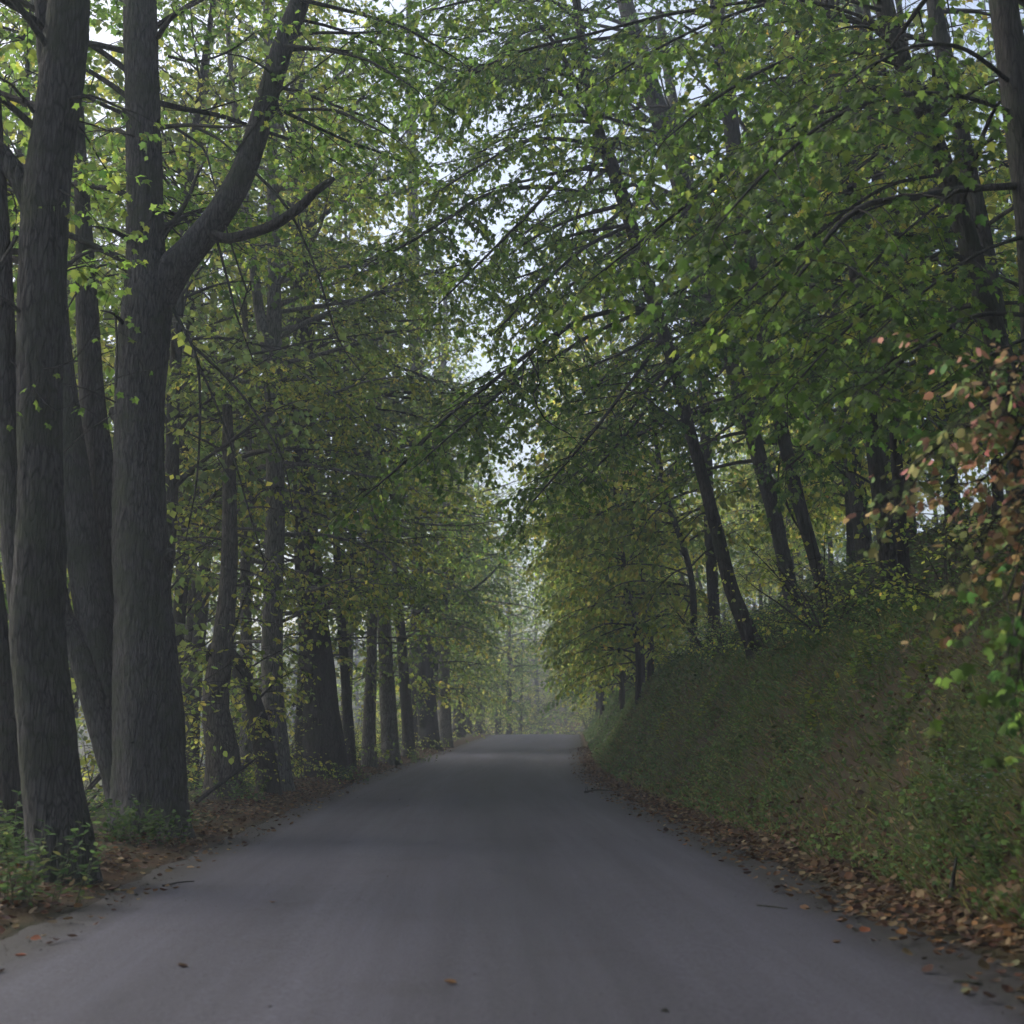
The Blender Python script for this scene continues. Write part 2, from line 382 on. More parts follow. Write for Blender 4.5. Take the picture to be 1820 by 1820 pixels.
def frames(dirs, normals):
    y = nrm(dirs); x = nrm(np.cross(y, normals)); z = np.cross(x, y)
    return np.stack([x, y, z], -1)            # columns
def leaf_geo(kind, pos, Rm, size):
    V, F = TPL[kind]; k = len(V); n = len(pos)
    W = np.einsum('nij,kj->nki', Rm, V) * size[:, None, None] + pos[:, None]
    off = (np.arange(n) * k)[:, None, None]
    return W.reshape(-1, 3), [(f[None] + off).reshape(-1, f.shape[1]) for f in F]
def leaf_mesh(name, kind, pos, Rm, size, col, mat):
    V, F = leaf_geo(kind, pos, Rm, size)
    return mesh_from(name, V, F, [mat], col=np.repeat(col, len(TPL[kind][0]), 0))

PAL = {
    'midgreen': [((.030, .058, .016), 3), ((.044, .080, .018), 4), ((.060, .098, .020), 3), ((.085, .115, .022), .7)],   # (colour, weight); clumps of neighbouring leaves take neighbouring entries
    'green':  [((.032, .062, .016), 3), ((.048, .088, .018), 4), ((.072, .112, .020), 3), ((.11, .135, .022), 1.4)],
    'deep':   [((.026, .054, .020), 4), ((.040, .076, .022), 4), ((.060, .098, .026), 2.5)],
    'lime':   [((.060, .090, .026), 3), ((.090, .118, .030), 3), ((.14, .150, .032), 2.4), ((.19, .175, .036), 1.2)],
    'turning': [((.055, .085, .020), 3), ((.085, .112, .024), 3), ((.135, .140, .026), 2.5), ((.17, .130, .026), .4)],
    'gold':   [((.11, .125, .024), 3), ((.16, .155, .028), 3), ((.18, .13, .026), .4), ((.07, .10, .022), 2.5)],
    'grey':   [((.050, .076, .034), 3), ((.07, .098, .040), 3), ((.11, .125, .045), 1.6)],
    'sumac':  [((.06, .09, .032), 3), ((.10, .115, .04), 3), ((.16, .115, .05), 3), ((.17, .095, .055), 2.4), ((.16, .075, .06), .7)],
    'litter': [((.115, .070, .036), 3), ((.075, .043, .024), 3), ((.165, .115, .062), 2.6), ((.14, .072, .028), 1.0), ((.045, .030, .020), 3), ((.20, .155, .085), .9)],
    'weed':   [((.026, .052, .022), 3), ((.040, .070, .026), 3), ((.062, .088, .032), 1.4), ((.085, .088, .036), .8)],
    'straw':  [((.050, .068, .026), 3), ((.080, .082, .036), 2), ((.115, .098, .05), 1.3), ((.034, .054, .022), 2)],
}
for _k, _f in (('green', 1.35), ('midgreen', 1.35), ('deep', 1.3), ('lime', 1.35), ('turning', 1.75), ('gold', 1.75), ('grey', 1.35), ('weed', 2.0), ('straw', 1.7)):
    PAL[_k] = [((c[0] * _f, c[1] * _f * 1.06, c[2] * _f * .72), w) for c, w in PAL[_k]]
def colours(pal, key, rng, jit=.16):
    """key in 0..1 per leaf, neighbouring keys give neighbouring colours"""
    c = np.array([p[0] for p in PAL[pal]]); w = np.array([p[1] for p in PAL[pal]], float); w = np.cumsum(w) / w.sum()
    i = np.clip(np.searchsorted(w, np.clip(key, 0, .9999)), 0, len(c) - 1)
    return c[i] * rng.lognormal(0, jit, (len(key), 1)) * rng.lognormal(0, jit * .35, (len(key), 3))

# ------------------------------------------------------------------ trees
class Tree:
    def __init__(s, seed, leaf='kite', size=.1, pal='green', nb=.25, nt=.12, ls=.038, l2=.42, tw=.46, fine=True, local=False, face=(0, 0, 0), droop=.15, hang=.42, flat=.75, spread=.42, out=None, jit=.16):
        s.r = np.random.default_rng(seed); s.seed = seed; s.leaf = leaf; s.size = size; s.pal = pal
        s.nb, s.nt, s.ls, s.l2, s.tw, s.droop, s.hang, s.flat, s.spread = nb, nt, ls, l2, tw, droop, hang, flat, spread
        s.fine = fine; s.local = local; s.face = np.array(face, float); s.jit = jit; s.wood = []; s.hero = []; s.tw_p = {}; s.tw_r = {}; s.lp = []; s.ld = []; s.lk = []; s.lsz = []; s.out = out
    def curve(s, p, d, L, n, grav, wob):
        pts = [p]; d = d / np.linalg.norm(d); st = L / (n - 1)
        for _ in range(n - 1):
            d = d + s.r.normal(0, wob, 3); d[2] -= grav; d = d / np.linalg.norm(d)
            p = p + d * st; pts.append(p)
        return np.array(pts)
    def addtwig(s, pts, r0, r1):
        n = len(pts); s.tw_p.setdefault(n, []).append(pts); s.tw_r.setdefault(n, []).append(np.linspace(r0, r1, n))
    def limb(s, pts, r0, r1=.012, seg=6, t0=.18, bare=False, k=1.0, key=None, step=.35, sizek=1.0, rad=None, own=False):
        """a main limb through pts, dressed with branchlets, twigs and leaves"""
        pts = np.asarray(pts, float)
        rr = np.linspace(1, 0, len(pts)) ** .8 * (r0 - r1) + r1 if rad is None else np.asarray(rad)
        q, ra = smooth_poly(pts, rr, step)
        if r0 > .012: (s.hero if own else s.wood).append(tube(q, ra, seg, seed=s.r.integers(1e6)))
        else: s.addtwig(q[np.linspace(0, len(q) - 1, min(len(q), 8)).astype(int)], r0, r1)
        if bare: return q
        seglen = np.linalg.norm(np.diff(q, axis=0), axis=1); acc = np.concatenate([[0], np.cumsum(seglen)]); L = acc[-1]
        key0 = s.r.uniform(0, 1) if key is None else key
        x = L * t0; side = 1
        while x < L:
            t = x / L; i = min(int(np.searchsorted(acc, x)), len(q) - 1); p = q[i]
            tan = nrm(q[min(i + 1, len(q) - 1)] - q[max(i - 1, 0)])
            lateral = np.cross(tan, UP); lateral = lateral / (np.linalg.norm(lateral) + 1e-6)
            a = s.r.uniform(.55, 1.1)
            d = tan * math.cos(a) + lateral * side * math.sin(a); d[2] += s.r.normal(0, s.flat * .45)
            bl = max(.35, s.l2 * min(L, 6) * (1 - .6 * t) * s.r.uniform(.55, 1.25))
            s.branchlet(p, d, bl, max(.006, ra[i] * .45), k, key0 + s.r.normal(0, .16), sizek)
            side = -side; x += s.nb * s.r.uniform(.6, 1.4) / k
        s.branchlet(q[-1], nrm(q[-1] - q[-2]), .7, r1, k, key0, sizek)
        return q
    def branchlet(s, p, d, L, r0, k, key, sizek=1.0):
        r0 = min(r0, .004 + .009 * L)
        b = s.curve(p, d, L, 5, s.droop * s.r.uniform(.6, 1.5), .10)
        s.addtwig(b, r0, .003)
        nt = max(2, int(L / s.nt * k))
        ts = np.linspace(.15, 1, nt) * 4
        for j, t in enumerate(ts):
            i = min(int(t), 3); f = t - i; q = b[i] + (b[i + 1] - b[i]) * f; tan = b[i + 1] - b[i]; tan = tan / (np.linalg.norm(tan) + 1e-9)
            lat = np.cross(tan, UP); lat = lat / (np.linalg.norm(lat) + 1e-6)
            a = s.r.uniform(.5, 1.15) * (1 if j % 2 else -1)
            dd = tan * math.cos(a) + lat * math.sin(a); dd[2] += s.r.normal(-.05, s.flat * .5)
            tl = s.tw * s.r.uniform(.45, 1.2) * (1 - .35 * t / 4)
            c = s.curve(q, dd, tl, 3, s.droop * 1.3, .14)
            if s.fine: s.addtwig(c[::2], .0035, .0018)
            nl = max(2, int(tl / s.ls * k))
            tt = np.sort(s.r.uniform(.1, 1.05, nl))
            pos = np.where(tt[:, None] < .5, c[0] + (c[1] - c[0]) * tt[:, None] * 2, c[1] + (c[2] - c[1]) * (tt[:, None] * 2 - 1))
            tn = nrm(c[2] - c[0]); lt = np.cross(tn, UP)
            sg = np.where(np.arange(nl) % 2, 1, -1)[:, None]
            dirs = tn * s.r.uniform(.3, 1.1, (nl, 1)) + lt * sg * s.r.uniform(.3, 1.0, (nl, 1)) + s.r.normal(0, .22, (nl, 3))
            dirs[:, 2] -= s.hang * s.r.uniform(.4, 1.6, nl)
            s.lp.append(pos); s.ld.append(dirs); s.lk.append(np.full(nl, key) + s.r.normal(0, .13, nl))
            s.lsz.append(s.size * sizek * s.r.uniform(.62, 1.2, nl))
    def auto(s, q, ra, h0, h1, n, L0, L1, el0=.5, el1=.9, az=None, azs=1.2, grav=.05, k=1.0, kfun=None, rk=.34, elj=.16):
        """limbs spread up a trunk path q between heights h0 and h1 above its foot"""
        H = q[:, 2] - q[0, 2]; n = int(n * 1.7)
        for i in range(n):
            t = (i + s.r.uniform(.1, .9)) / n; h = h0 + (h1 - h0) * t
            j = min(int(np.searchsorted(H, h)), len(q) - 1)
            a = s.r.uniform(-math.pi, math.pi) if az is None else az + s.r.normal(0, azs)
            el = el0 + (el1 - el0) * t + s.r.normal(0, elj)
            d = np.array([math.cos(a) * math.cos(el), math.sin(a) * math.cos(el), math.sin(el)])
            L = (L0 + (L1 - L0) * t) * s.r.uniform(.85, 1.5)
            c = s.curve(q[j], d, L, 7, grav, .07)
            if not s.local and ((np.abs(c[:, 0] - xc(c[:, 1])) < 4.0) & (c[:, 2] < zr(c[:, 1]) + 3.2)).any(): continue   # nothing trails over the carriageway
            kk = k if kfun is None else k * kfun(c)
            if kk <= 0: continue
            s.limb(c, max(.014, min(ra[j] * rk, .012 + L * .012)), .008, seg=5, k=kk, sizek=1 / math.sqrt(kk) if kk < 1 else 1)
    def leaves(s):
        if not s.lp: return None
        pos = np.concatenate(s.lp); d = np.concatenate(s.ld); key = np.concatenate(s.lk); sz = np.concatenate(s.lsz)
        d = nrm(d); n = np.tile(UP + s.face, (len(pos), 1)) + s.r.normal(0, s.spread, (len(pos), 3))
        pos = pos + d * .025
        key = key % 1.0
        return pos, frames(d, n), sz, colours(s.pal, key, s.r, s.jit)
    def twigs(s):
        o = []
        for n, l in s.tw_p.items(): o.append(twig_tubes(np.array(l), np.array(s.tw_r[n])))
        return o
    def finish(s, root, trunkmat, loose=0, twigmat=None):
        """wood, twigs and foliage as parts of root; the `loose` largest leaves in view become parts of their own"""
        o = np.array(root.location)
        if s.wood:
            V, F = join(s.wood); link('branches', mesh_from('branches', V - o, F, [trunkmat], smooth=True), root)['kind'] = 'stuff'
        for V, F in s.hero: link('limb', mesh_from('limb', V - o, F, [trunkmat], smooth=True), root)
        t = s.twigs()
        if t:
            V, F = join(t); link('twigs', mesh_from('twigs', V - o, F, [twigmat or M_TWIG], smooth=True), root)['kind'] = 'stuff'
        lv = s.leaves()
        if lv is None: return
        pos, Rm, sz, c = lv
        if loose:
            px, py, dep = project(pos)
            ok = (px > 5) & (px < 1815) & (py > 5) & (py < 1815) & (dep > 1)
            score = np.where(ok, sz / np.maximum(dep, 1), 0)
            idx = np.argsort(-score)[:loose]; idx = idx[score[idx] > 0]
            lo = (s.leaf if s.leaf != 'star' else 'maple', pos[idx] - o, Rm[idx], sz[idx], c[idx])
            keep = np.ones(len(pos), bool); keep[idx] = False
            pos, Rm, sz, c = pos[keep], Rm[keep], sz[keep], c[keep]
        near = np.zeros(len(pos), bool)
        if s.leaf != 'kite':
            px, py, dep = project(pos + (0 if root.location.length > 1 else 1e4))
            near = (px > -60) & (px < 1880) & (py > -60) & (py < 1880) & (dep > 1) & (sz / np.maximum(dep, 1) * FPX > (9.5 if s.leaf == 'star' else 7))
            if root.location.length < 1: near[:] = True
        ps = []; cs = []
        for kd, m in ((s.leaf, near), ('kite', ~near)):
            if m.any(): ps.append(leaf_geo(kd, pos[m] - o, Rm[m], sz[m])); cs.append(np.repeat(c[m], len(TPL[kd][0]), 0))
        V, F = join(ps)
        cr = link('crown', mesh_from('crown', V, F, [M_LEAF], col=np.concatenate(cs)), root); cr['kind'] = 'stuff'
        if loose: loose_leaves(cr, *lo)
        return cr
LEAFCACHE = {}
def loose_leaves(root, kind, pos, Rm, sz, c, mat=None, name='leaf'):
    """each leaf an object; leaves of one colour step share their mesh"""
    for p, r, s_, cc in zip(pos, Rm, sz, c):
        q = tuple(np.round(np.log(np.maximum(cc, .01)) * 3).astype(int)); k = (kind, q, (mat or M_LEAF).name)
        if k not in LEAFCACHE:
            V, F = TPL[kind]
            LEAFCACHE[k] = mesh_from('leaf', V, F, [mat or M_LEAF], col=np.tile(np.exp(np.array(q) / 3.0), (len(V), 1)))
        ob = link(name, LEAFCACHE[k], root)
        m = Matrix(r.tolist()).to_4x4(); m.translation = Vector(p)
        ob.matrix_basis = m @ Matrix.Scale(float(s_), 4)

def px_path(pts, depth):
    """pts: (px, py, width_px[, depth]) -> world points and radii"""
    out = []; rad = []
    for p in pts:
        d = p[3] if len(p) > 3 else depth
        w = P(p[0], p[1], d); out.append(w); rad.append(p[2] / 2 * np.linalg.norm(w - [0, 0, CAM_H]) / FPX * .98)
    return np.array(out), np.array(rad)
def rooted(w, rad, sink=.25):
    w = w.copy(); w[0, 2] = float(ground(w[0, 0], w[0, 1])) - sink; return w, rad

def trunk_part(root, w, rad, seg, step, mat, ridge, flare, flare_h=.5, seed=0, name='trunk', rough=0):
    q, ra = smooth_poly(w, rad, step)
    V, F = tube(q, ra, seg, ridge=ridge, flare=flare, flare_h=flare_h, seed=seed, rough=rough)
    o = np.array(root.location)
    link(name, mesh_from(name, V - o, F, [mat], smooth=True), root)
    return q, ra

def in_view_k(lo=.3):
    def f(c):
        px, py, dep = project(c)
        inside = ((px > -120) & (px < 1940) & (py > -150) & (dep > 0)).mean()
        return 1.0 if inside > .25 else lo
    return f

# ---------- the big forked maple and its side stems
w, rad = rooted(*px_path([(262, 1490, 118), (262, 1440, 122), (262, 1300, 117), (258, 1180, 112), (254, 1050, 100), (250, 900, 90), (250, 720, 84), (256, 600, 84), (264, 520, 84), (258, 440, 64), (256, 330, 58), (253, 180, 57), (250, 20, 54), (248, -160, 46), (246, -420, 34), (250, -700, 14)], 20))
T1 = empty('forked_maple_tree', (w[0, 0], w[0, 1], w[0, 2] + .25), 'massive rough-barked trunk with a thick right-hand fork and snapped side limb beside the road', 'tree')
q1, r1 = trunk_part(T1, w, rad, 84, .055, M_BARK, .027, .6, .5, 1)
t = Tree(101, 'star', .095, 'green', nb=.28, droop=.10)
fork = [(258, 610, 44), (274, 548, 66), (304, 488, 64), (344, 440, 52), (388, 385, 46), (424, 325, 44), (450, 262, 41), (473, 185, 38), (501, 90, 35), (534, 0, 31), (580, -130, 28), (640, -330, 16)]
fw, fr = px_path(fork, 20.03)
trunk_part(T1, fw, fr, 48, .06, M_BARK, .010, 0, seed=2, name='fork_limb')
bw, br = px_path([(380, 418, 20, 19.7), (405, 424, 19, 19.6), (445, 415, 18, 19.5), (490, 398, 18, 19.3), (530, 370, 17, 19.2), (562, 340, 14, 19.1), (582, 325, 12, 19.05), (594, 317, 7, 19.0)], 19.5)
trunk_part(T1, bw, br, 16, .05, M_BARKD, .006, 0, seed=3, name='broken_limb')
for nm, pts, dd in (('side_stem', [(232, 1470, 60), (214, 1350, 66), (190, 1215, 66), (168, 1090, 64), (150, 980, 62), (134, 860, 56), (118, 720, 44), (104, 560, 34), (96, 380, 26), (90, 100, 18)], 20.4),
                    ('side_stem', [(224, 1450, 46), (196, 1340, 50), (172, 1255, 46), (142, 1160, 40), (112, 1090, 34), (98, 1000, 28), (92, 860, 22), (80, 640, 16)], 20.2),
                    ('side_stem', [(232, 1420, 44), (206, 1150, 46), (196, 1000, 46), (182, 850, 46), (166, 720, 44), (156, 560, 38), (150, 420, 30), (140, 240, 20), (134, 60, 14), (120, -150, 8)], 20.9)):
    sw, sr = px_path(pts, dd)
    trunk_part(T1, sw, sr, 36, .08, M_BARK, .010, 0, seed=int(pts[0][0] + dd * 10), name=nm)
def pxlimb(t, pts, d0, d1, w0, w1=2.2, **k):
    n = len(pts); W = np.array([P(p[0], p[1], d0 + (d1 - d0) * i / (n - 1)) for i, p in enumerate(pts)])
    r0 = w0 / 2 * d0 / FPX; r1_ = w1 / 2 * d1 / FPX
    return t.limb(W, r0, r1_, seg=6, step=.25, own=True, **k)
for pts, w0, bare in (
    ([(285, 226), (340, 222), (400, 226), (448, 222)], 10, True), ([(312, 228), (360, 262), (374, 300), (386, 350)], 6, True),
    ([(345, 225), (385, 245), (422, 275)], 7, True), ([(475, 215), (505, 198), (590, 195), (640, 215), (690, 240)], 8, False),
    ([(280, 66), (310, 25), (360, 0), (400, -40)], 11, False), ([(536, 0), (620, 20), (720, 50), (820, 110)], 9, False), ([(505, 80), (580, 90), (660, 110), (740, 160)], 7, False), ([(452, 305), (512, 372), (562, 480), (600, 600), (640, 660)], 6, True),
    ([(420, 270), (500, 160), (560, 120), (640, 60)], 6, False),
    ([(296, 530), (335, 600), (350, 640), (356, 720), (350, 850), (330, 960)], 8, True), ([(340, 612), (420, 690), (495, 800), (520, 900)], 6, True),
    ([(350, 640), (400, 760), (440, 900), (470, 1000)], 5, True), ([(385, 425), (410, 520), (420, 560), (450, 640)], 6, True), ([(400, 400), (440, 520), (445, 500), (425, 560)], 4, True),
    ([(232, 428), (205, 412), (180, 405), (160, 402)], 12, True), ([(228, 482), (192, 470), (165, 482), (130, 530), (110, 570)], 6, True),
    ([(226, 585), (204, 558), (178, 552)], 9, True), ([(205, 560), (208, 620), (206, 690)], 5, True),
    ([(500, 150), (470, 120), (430, 100), (390, 95)], 6, False), ([(300, 100), (350, 110), (410, 90), (450, 60)], 6, False),
    ([(215, 200), (170, 180), (110, 150), (60, 130)], 8, False), ([(215, 720), (150, 690), (90, 680), (20, 670)], 4, True),
    ([(40, 900), (90, 830), (150, 770), (205, 735)], 4, True)):
    pxlimb(t, pts, 19.9, 19.2 + RNG.uniform(-1.2, .3), w0, bare=bare, k=.8)
t.auto(q1, r1, 8.5, 19, 19, 4.2, 2.6, .3, 1.0, az=1.7, azs=.8, grav=.05, k=.75, kfun=in_view_k(.3), rk=.2)
fq, fra = smooth_poly(fw, fr, .3)
t.auto(fq, fra, 3.4, 10, 12, 3.4, 2.6, .2, .9, az=1.2, azs=.7, grav=.05, k=.7, kfun=in_view_k(.35), rk=.2)
for pts in ([(212, 742, 24, 20), (203, 734, 22, 20), (196, 730, 15, 20)], [(226, 205, 26, 20), (222, 203, 24, 20), (218, 202, 17, 20)], [(300, 985, 20, 19.75), (304, 985, 17, 19.65), (307, 984, 12, 19.6)]):
    kw_, kr_ = px_path(pts, 20); trunk_part(T1, kw_, kr_, 14, .03, M_BARKD, .004, .3, .04, seed=int(pts[0][0]), name='branch_stub', rough=.08)
t.finish(T1, M_BARKD, loose=200)

# ---------- the big maple at the left edge of the frame
w, rad = rooted(*px_path([(112, 1570, 108), (104, 1500, 106), (88, 1380, 94), (76, 1240, 94), (66, 1120, 94), (72, 1000, 86), (74, 880, 74), (72, 720, 76), (76, 520, 76), (84, 330, 76), (102, 190, 70), (116, 70, 66), (126, -60, 58), (140, -260, 42), (150, -520, 18)], 14.5))
T2 = empty('grey_maple_tree', (w[0, 0], w[0, 1], w[0, 2] + .25), 'thick grey trunk at the left edge splitting low into twin stems, nearest the camera', 'tree')
q2, r2 = trunk_part(T2, w, rad, 72, .05, M_BARK, .018, .5, .35, 7)
for nm, pts in (('side_stem', [(74, 1300, 44), (56, 1150, 58), (34, 1000, 54), (22, 860, 46), (10, 700, 42), (4, 540, 36), (-6, 300, 28), (-20, 60, 20)]),
                ('side_stem', [(76, 420, 46), (48, 338, 40), (10, 285, 34), (-40, 220, 28), (-90, 100, 20)]),
                ('side_stem', [(98, 230, 40), (84, 120, 28), (76, 30, 24), (70, -80, 20)])):
    sw, sr = px_path(pts, 14.6)
    trunk_part(T2, sw, sr, 30, .08, M_BARK, .008, 0, seed=int(abs(pts[0][0]) + 3), name=nm)
t = Tree(102, 'star', .085, 'green', droop=.12)
for pts, w0, bare in (([(60, 620), (80, 655), (130, 640), (160, 600)], 5, False), ([(20, 640), (60, 690), (100, 730), (160, 700)], 4, False), ([(60, 200), (20, 150), (-20, 130)], 8, False),
                      ([(110, 180), (160, 170), (210, 190), (240, 200)], 8, False), ([(30, 420), (0, 470), (-30, 500)], 8, True), ([(40, 560), (20, 540), (-10, 520)], 10, True),
                      ([(90, 330), (130, 350), (160, 380)], 5, False)):
    pxlimb(t, pts, 14.4, 14.0, w0, bare=bare, k=.4)
t.auto(q2, r2, 6.4, 13, 13, 3.0, 2.2, .35, 1.0, az=2.2, azs=.7, grav=.04, k=.6, kfun=in_view_k(.3), rk=.2)
t.finish(T2, M_BARKD, loose=120)

# dark thin stem at the very edge
w, rad = rooted(*px_path([(22, 1500, 44), (18, 1400, 40), (12, 1280, 34), (2, 1150, 28), (-20, 950, 24), (-40, 700, 20)], 16.2))
T3 = empty('dark_sapling_tree', (w[0, 0], w[0, 1], w[0, 2] + .25), 'dark slim stem leaning out of the left edge behind the thick grey trunk', 'tree')
q, ra = trunk_part(T3, w, rad, 24, .1, M_BARKD, .006, .3, seed=9)
t = Tree(103, 'oval', .09, 'lime'); t.auto(q, ra, 5.4, 6.2, 4, 1.2, 1.0, .5, .9, az=3.1, azs=.3, k=.5); t.finish(T3, M_BARKD)

# ---------- trunks of the left-hand row further along
def row_tree(name, label, pts, d, mat, seed, pal, leaf, size, hero, autos, extra=(), seg=36, ridge=.01, flare=.4, group=None, az=None, nb=.27, twig=None):
    w, rad = rooted(*px_path(pts, d))
    T = empty(name, (w[0, 0], w[0, 1], w[0, 2] + .25), label, 'tree', group)
    q, ra = trunk_part(T, w, rad, seg, .12, mat, ridge, flare, .5, seed)
    for e in extra:
        ew, er = px_path(e, d - .2); trunk_part(T, ew, er, 20, .12, mat, ridge * .6, 0, seed=seed + 5, name='fork_limb')
    t = Tree(seed, leaf, size, pal, nb=nb)
    for a in hero: pxlimb(t, *a)
    for a in autos: t.auto(q, ra, *a[:6], **a[6])
    t.finish(T, mat, twigmat=twig)
    return T
kv = in_view_k(.35)
row_tree('pale_forked_tree', 'pale slender trunk forking midway, leaves hanging round it, behind the big forked maple', [(496, 1408, 50), (490, 1330, 46), (484, 1200, 38), (486, 1050, 36), (490, 900, 34), (488, 760, 34), (486, 640, 32), (488, 520, 24), (486, 380, 20), (482, 200, 18), (476, 0, 15), (470, -300, 8)], 33, M_BARKP, 201, 'lime', 'oval', .10,
         [([(488, 640), (530, 660), (590, 700), (640, 740)], 33, 31, 6), ([(482, 720), (450, 730), (425, 745)], 33, 32.5, 7), ([(500, 870), (560, 880), (600, 882)], 33, 32, 5)],
         [(1.2, 9, 13, 3.0, 2.6, .15, .4, dict(grav=.10, k=.75))and(1.2, 9, 15, 2.6, 3.0, .15, dict(el1=.4, grav=.10, k=.75)), (8, 22, 26, 4.4, 2.8, .2, dict(el1=.9, k=.9, kfun=kv))],
         extra=[[(480, 650, 20), (462, 560, 18), (446, 440, 15), (430, 300, 12), (410, 120, 9), (395, -100, 6)]])
row_tree('snapped_tree', 'weathered pale trunk with torn bark and broken-off top behind the forked maple', [(398, 1418, 66), (396, 1340, 58), (384, 1250, 46), (398, 1130, 36), (408, 1000, 28), (408, 860, 24), (404, 720, 16)], 30, M_DEAD, 202, 'lime', 'oval', .09,
         [([(400, 1200), (370, 1160), (345, 1150), (330, 1170)], 30, 29.5, 6)], [(3, 8, 5, 1.4, 1.2, .2, dict(el1=.5, grav=.1, k=.6))], ridge=.02)
row_tree('arched_tree', 'dark leaning trunk arching over in a hook beside the pale slender one', [(480, 1412, 44), (466, 1320, 36), (448, 1240, 28), (428, 1190, 24), (408, 1160, 20), (392, 1142, 16), (376, 1150, 12), (368, 1175, 8)], 31.5, M_BARKD, 203, 'lime', 'oval', .09,
         [([(410, 1160), (420, 1110), (440, 1050), (470, 1010)], 31.5, 31, 5)], [(2, 3, 3, 1.4, 1.0, .4, dict(k=.6))], seg=20, ridge=.006, flare=.2)
row_tree('dark_lime_tree', 'broad dark trunk with leafy shoots and climbing foliage up its stem in the left row', [(580, 1385, 78), (574, 1320, 74), (566, 1220, 62), (558, 1120, 54), (548, 1000, 46), (542, 880, 40), (538, 700, 36), (536, 500, 32), (530, 200, 26), (526, -100, 16)], 42, M_BARKD, 204, 'grey', 'oval', .11,
         [([(537, 500), (640, 470), (760, 480), (890, 530)], 42, 42, 8, 3), ([(538, 660), (650, 640), (780, 680), (910, 750)], 42, 43, 8, 3), ([(533, 330), (640, 250), (740, 230), (840, 260)], 42, 41, 8, 3), ([(560, 1010), (620, 1000), (700, 1020), (760, 1060)], 42, 39, 8), ([(545, 930), (590, 890), (640, 870), (700, 880)], 42, 38, 8)],
         [(2.2, 12, 14, 2.2, 3.4, .1, dict(el1=.5, grav=.09, k=.65)), (11, 26, 18, 4.6, 2.8, .2, dict(el1=.9, k=.6, kfun=kv)), (9, 22, 8, 5.5, 5, .2, dict(el1=.7, az=-.2, azs=.5, k=.6))], flare=.3)
row_tree('ribbed_lime_tree', 'stout straight trunk in the left row where the bend begins', [(764, 1350, 42), (760, 1290, 38), (754, 1200, 34), (748, 1100, 32), (744, 960, 28), (740, 760, 26), (736, 500, 22), (730, 200, 16), (726, 0, 8)], 72, M_BARKD, 205, 'green', 'oval', .12,
         [([(756, 1130), (790, 1070), (815, 1000), (836, 958)], 72, 69, 10), ([(760, 1090), (850, 1040), (900, 990), (930, 960)], 72, 67, 5)],
         [(4, 14, 18, 3.4, 4.4, .1, dict(el1=.5, grav=.09, k=.7)), (12, 24, 14, 4.4, 3, .2, dict(el1=.9, k=.55, kfun=kv))], flare=.35)
for i, (px, py, wd, d, tx, lab) in enumerate(((622, 1368, 20, 47, 598, 'thin dark trunk standing just behind the broad dark one'), (658, 1366, 24, 50, 664, 'straight trunk second behind the broad dark one in the left row'),
                                             (694, 1360, 32, 54, 676, 'wider grey trunk midway between the broad dark and the stout straight one'), (726, 1352, 22, 60, 702, 'thin trunk leaning slightly left of the stout straight one'),
                                             (792, 1338, 24, 77, 786, 'slim trunk just past the stout straight one near the leaf-strewn verge'))):
    row_tree('row_tree', lab, [(px, py, wd * 1.2), (px - 2, py - 60, wd), ((px + tx) / 2, 1150, wd * .8), (tx, 950, wd * .68), (tx - 2, 720, wd * .52), (tx + 6, 560, wd * .36), (tx - 8, 420, wd * .16)], d, (M_BARK, M_BARKP, M_BARKP, M_BARK, M_BARKP)[i], 210 + i,
             ('lime', 'grey', 'lime', 'green', 'lime')[i], 'kite', .125, [], [(3, 12, 9, 2.4, 3.4, .1, dict(el1=.5, grav=.09, k=.6)), (9, 20, 11, 3.8, 3.2, .2, dict(el1=1.1, k=.5, kfun=kv)), (8, 20, 3, 4.6, 4.2, .2, dict(el1=.7, az=-.2, azs=.5, k=.5))], seg=20, flare=.3, group='trunks of the row along the left verge')

# ---------- maples on the right-hand bank
def bank_tree(name, label, pts, d, mat, seed, pal, leaf, size, hero, autos, seg=28, ridge=.006, loose=0, group=None, **tk):
    w, rad = px_path(pts, d)
    g = float(ground(w[0, 0], w[0, 1]))
    if w[0, 2] > g:                 # carry the stem on down to the soil
        foot = w[0] + (w[0] - w[1]) * min(1.5, (w[0, 2] - g) / max(.3, w[1, 2] - w[0, 2])); foot[2] = float(ground(foot[0], foot[1])) - .25
        w = np.concatenate([[foot], w]); rad = np.concatenate([[rad[0] * 1.1], rad])
    else: w[0, 2] = g - .25
    T = empty(name, (w[0, 0], w[0, 1], w[0, 2] + .25), label, 'tree', group)
    q, ra = trunk_part(T, w, rad, seg, .12, mat, ridge, .15, .3, seed)
    t = Tree(seed, leaf, size, pal, **tk)
    for h in hero: pxlimb(t, *h[:5], **(h[5] if len(h) > 5 else {}))
    for a in autos: t.auto(q, ra, *a[:6], **a[6])
    t.finish(T, mat, loose=loose)
    return T
W_ = math.pi                      # towards the road
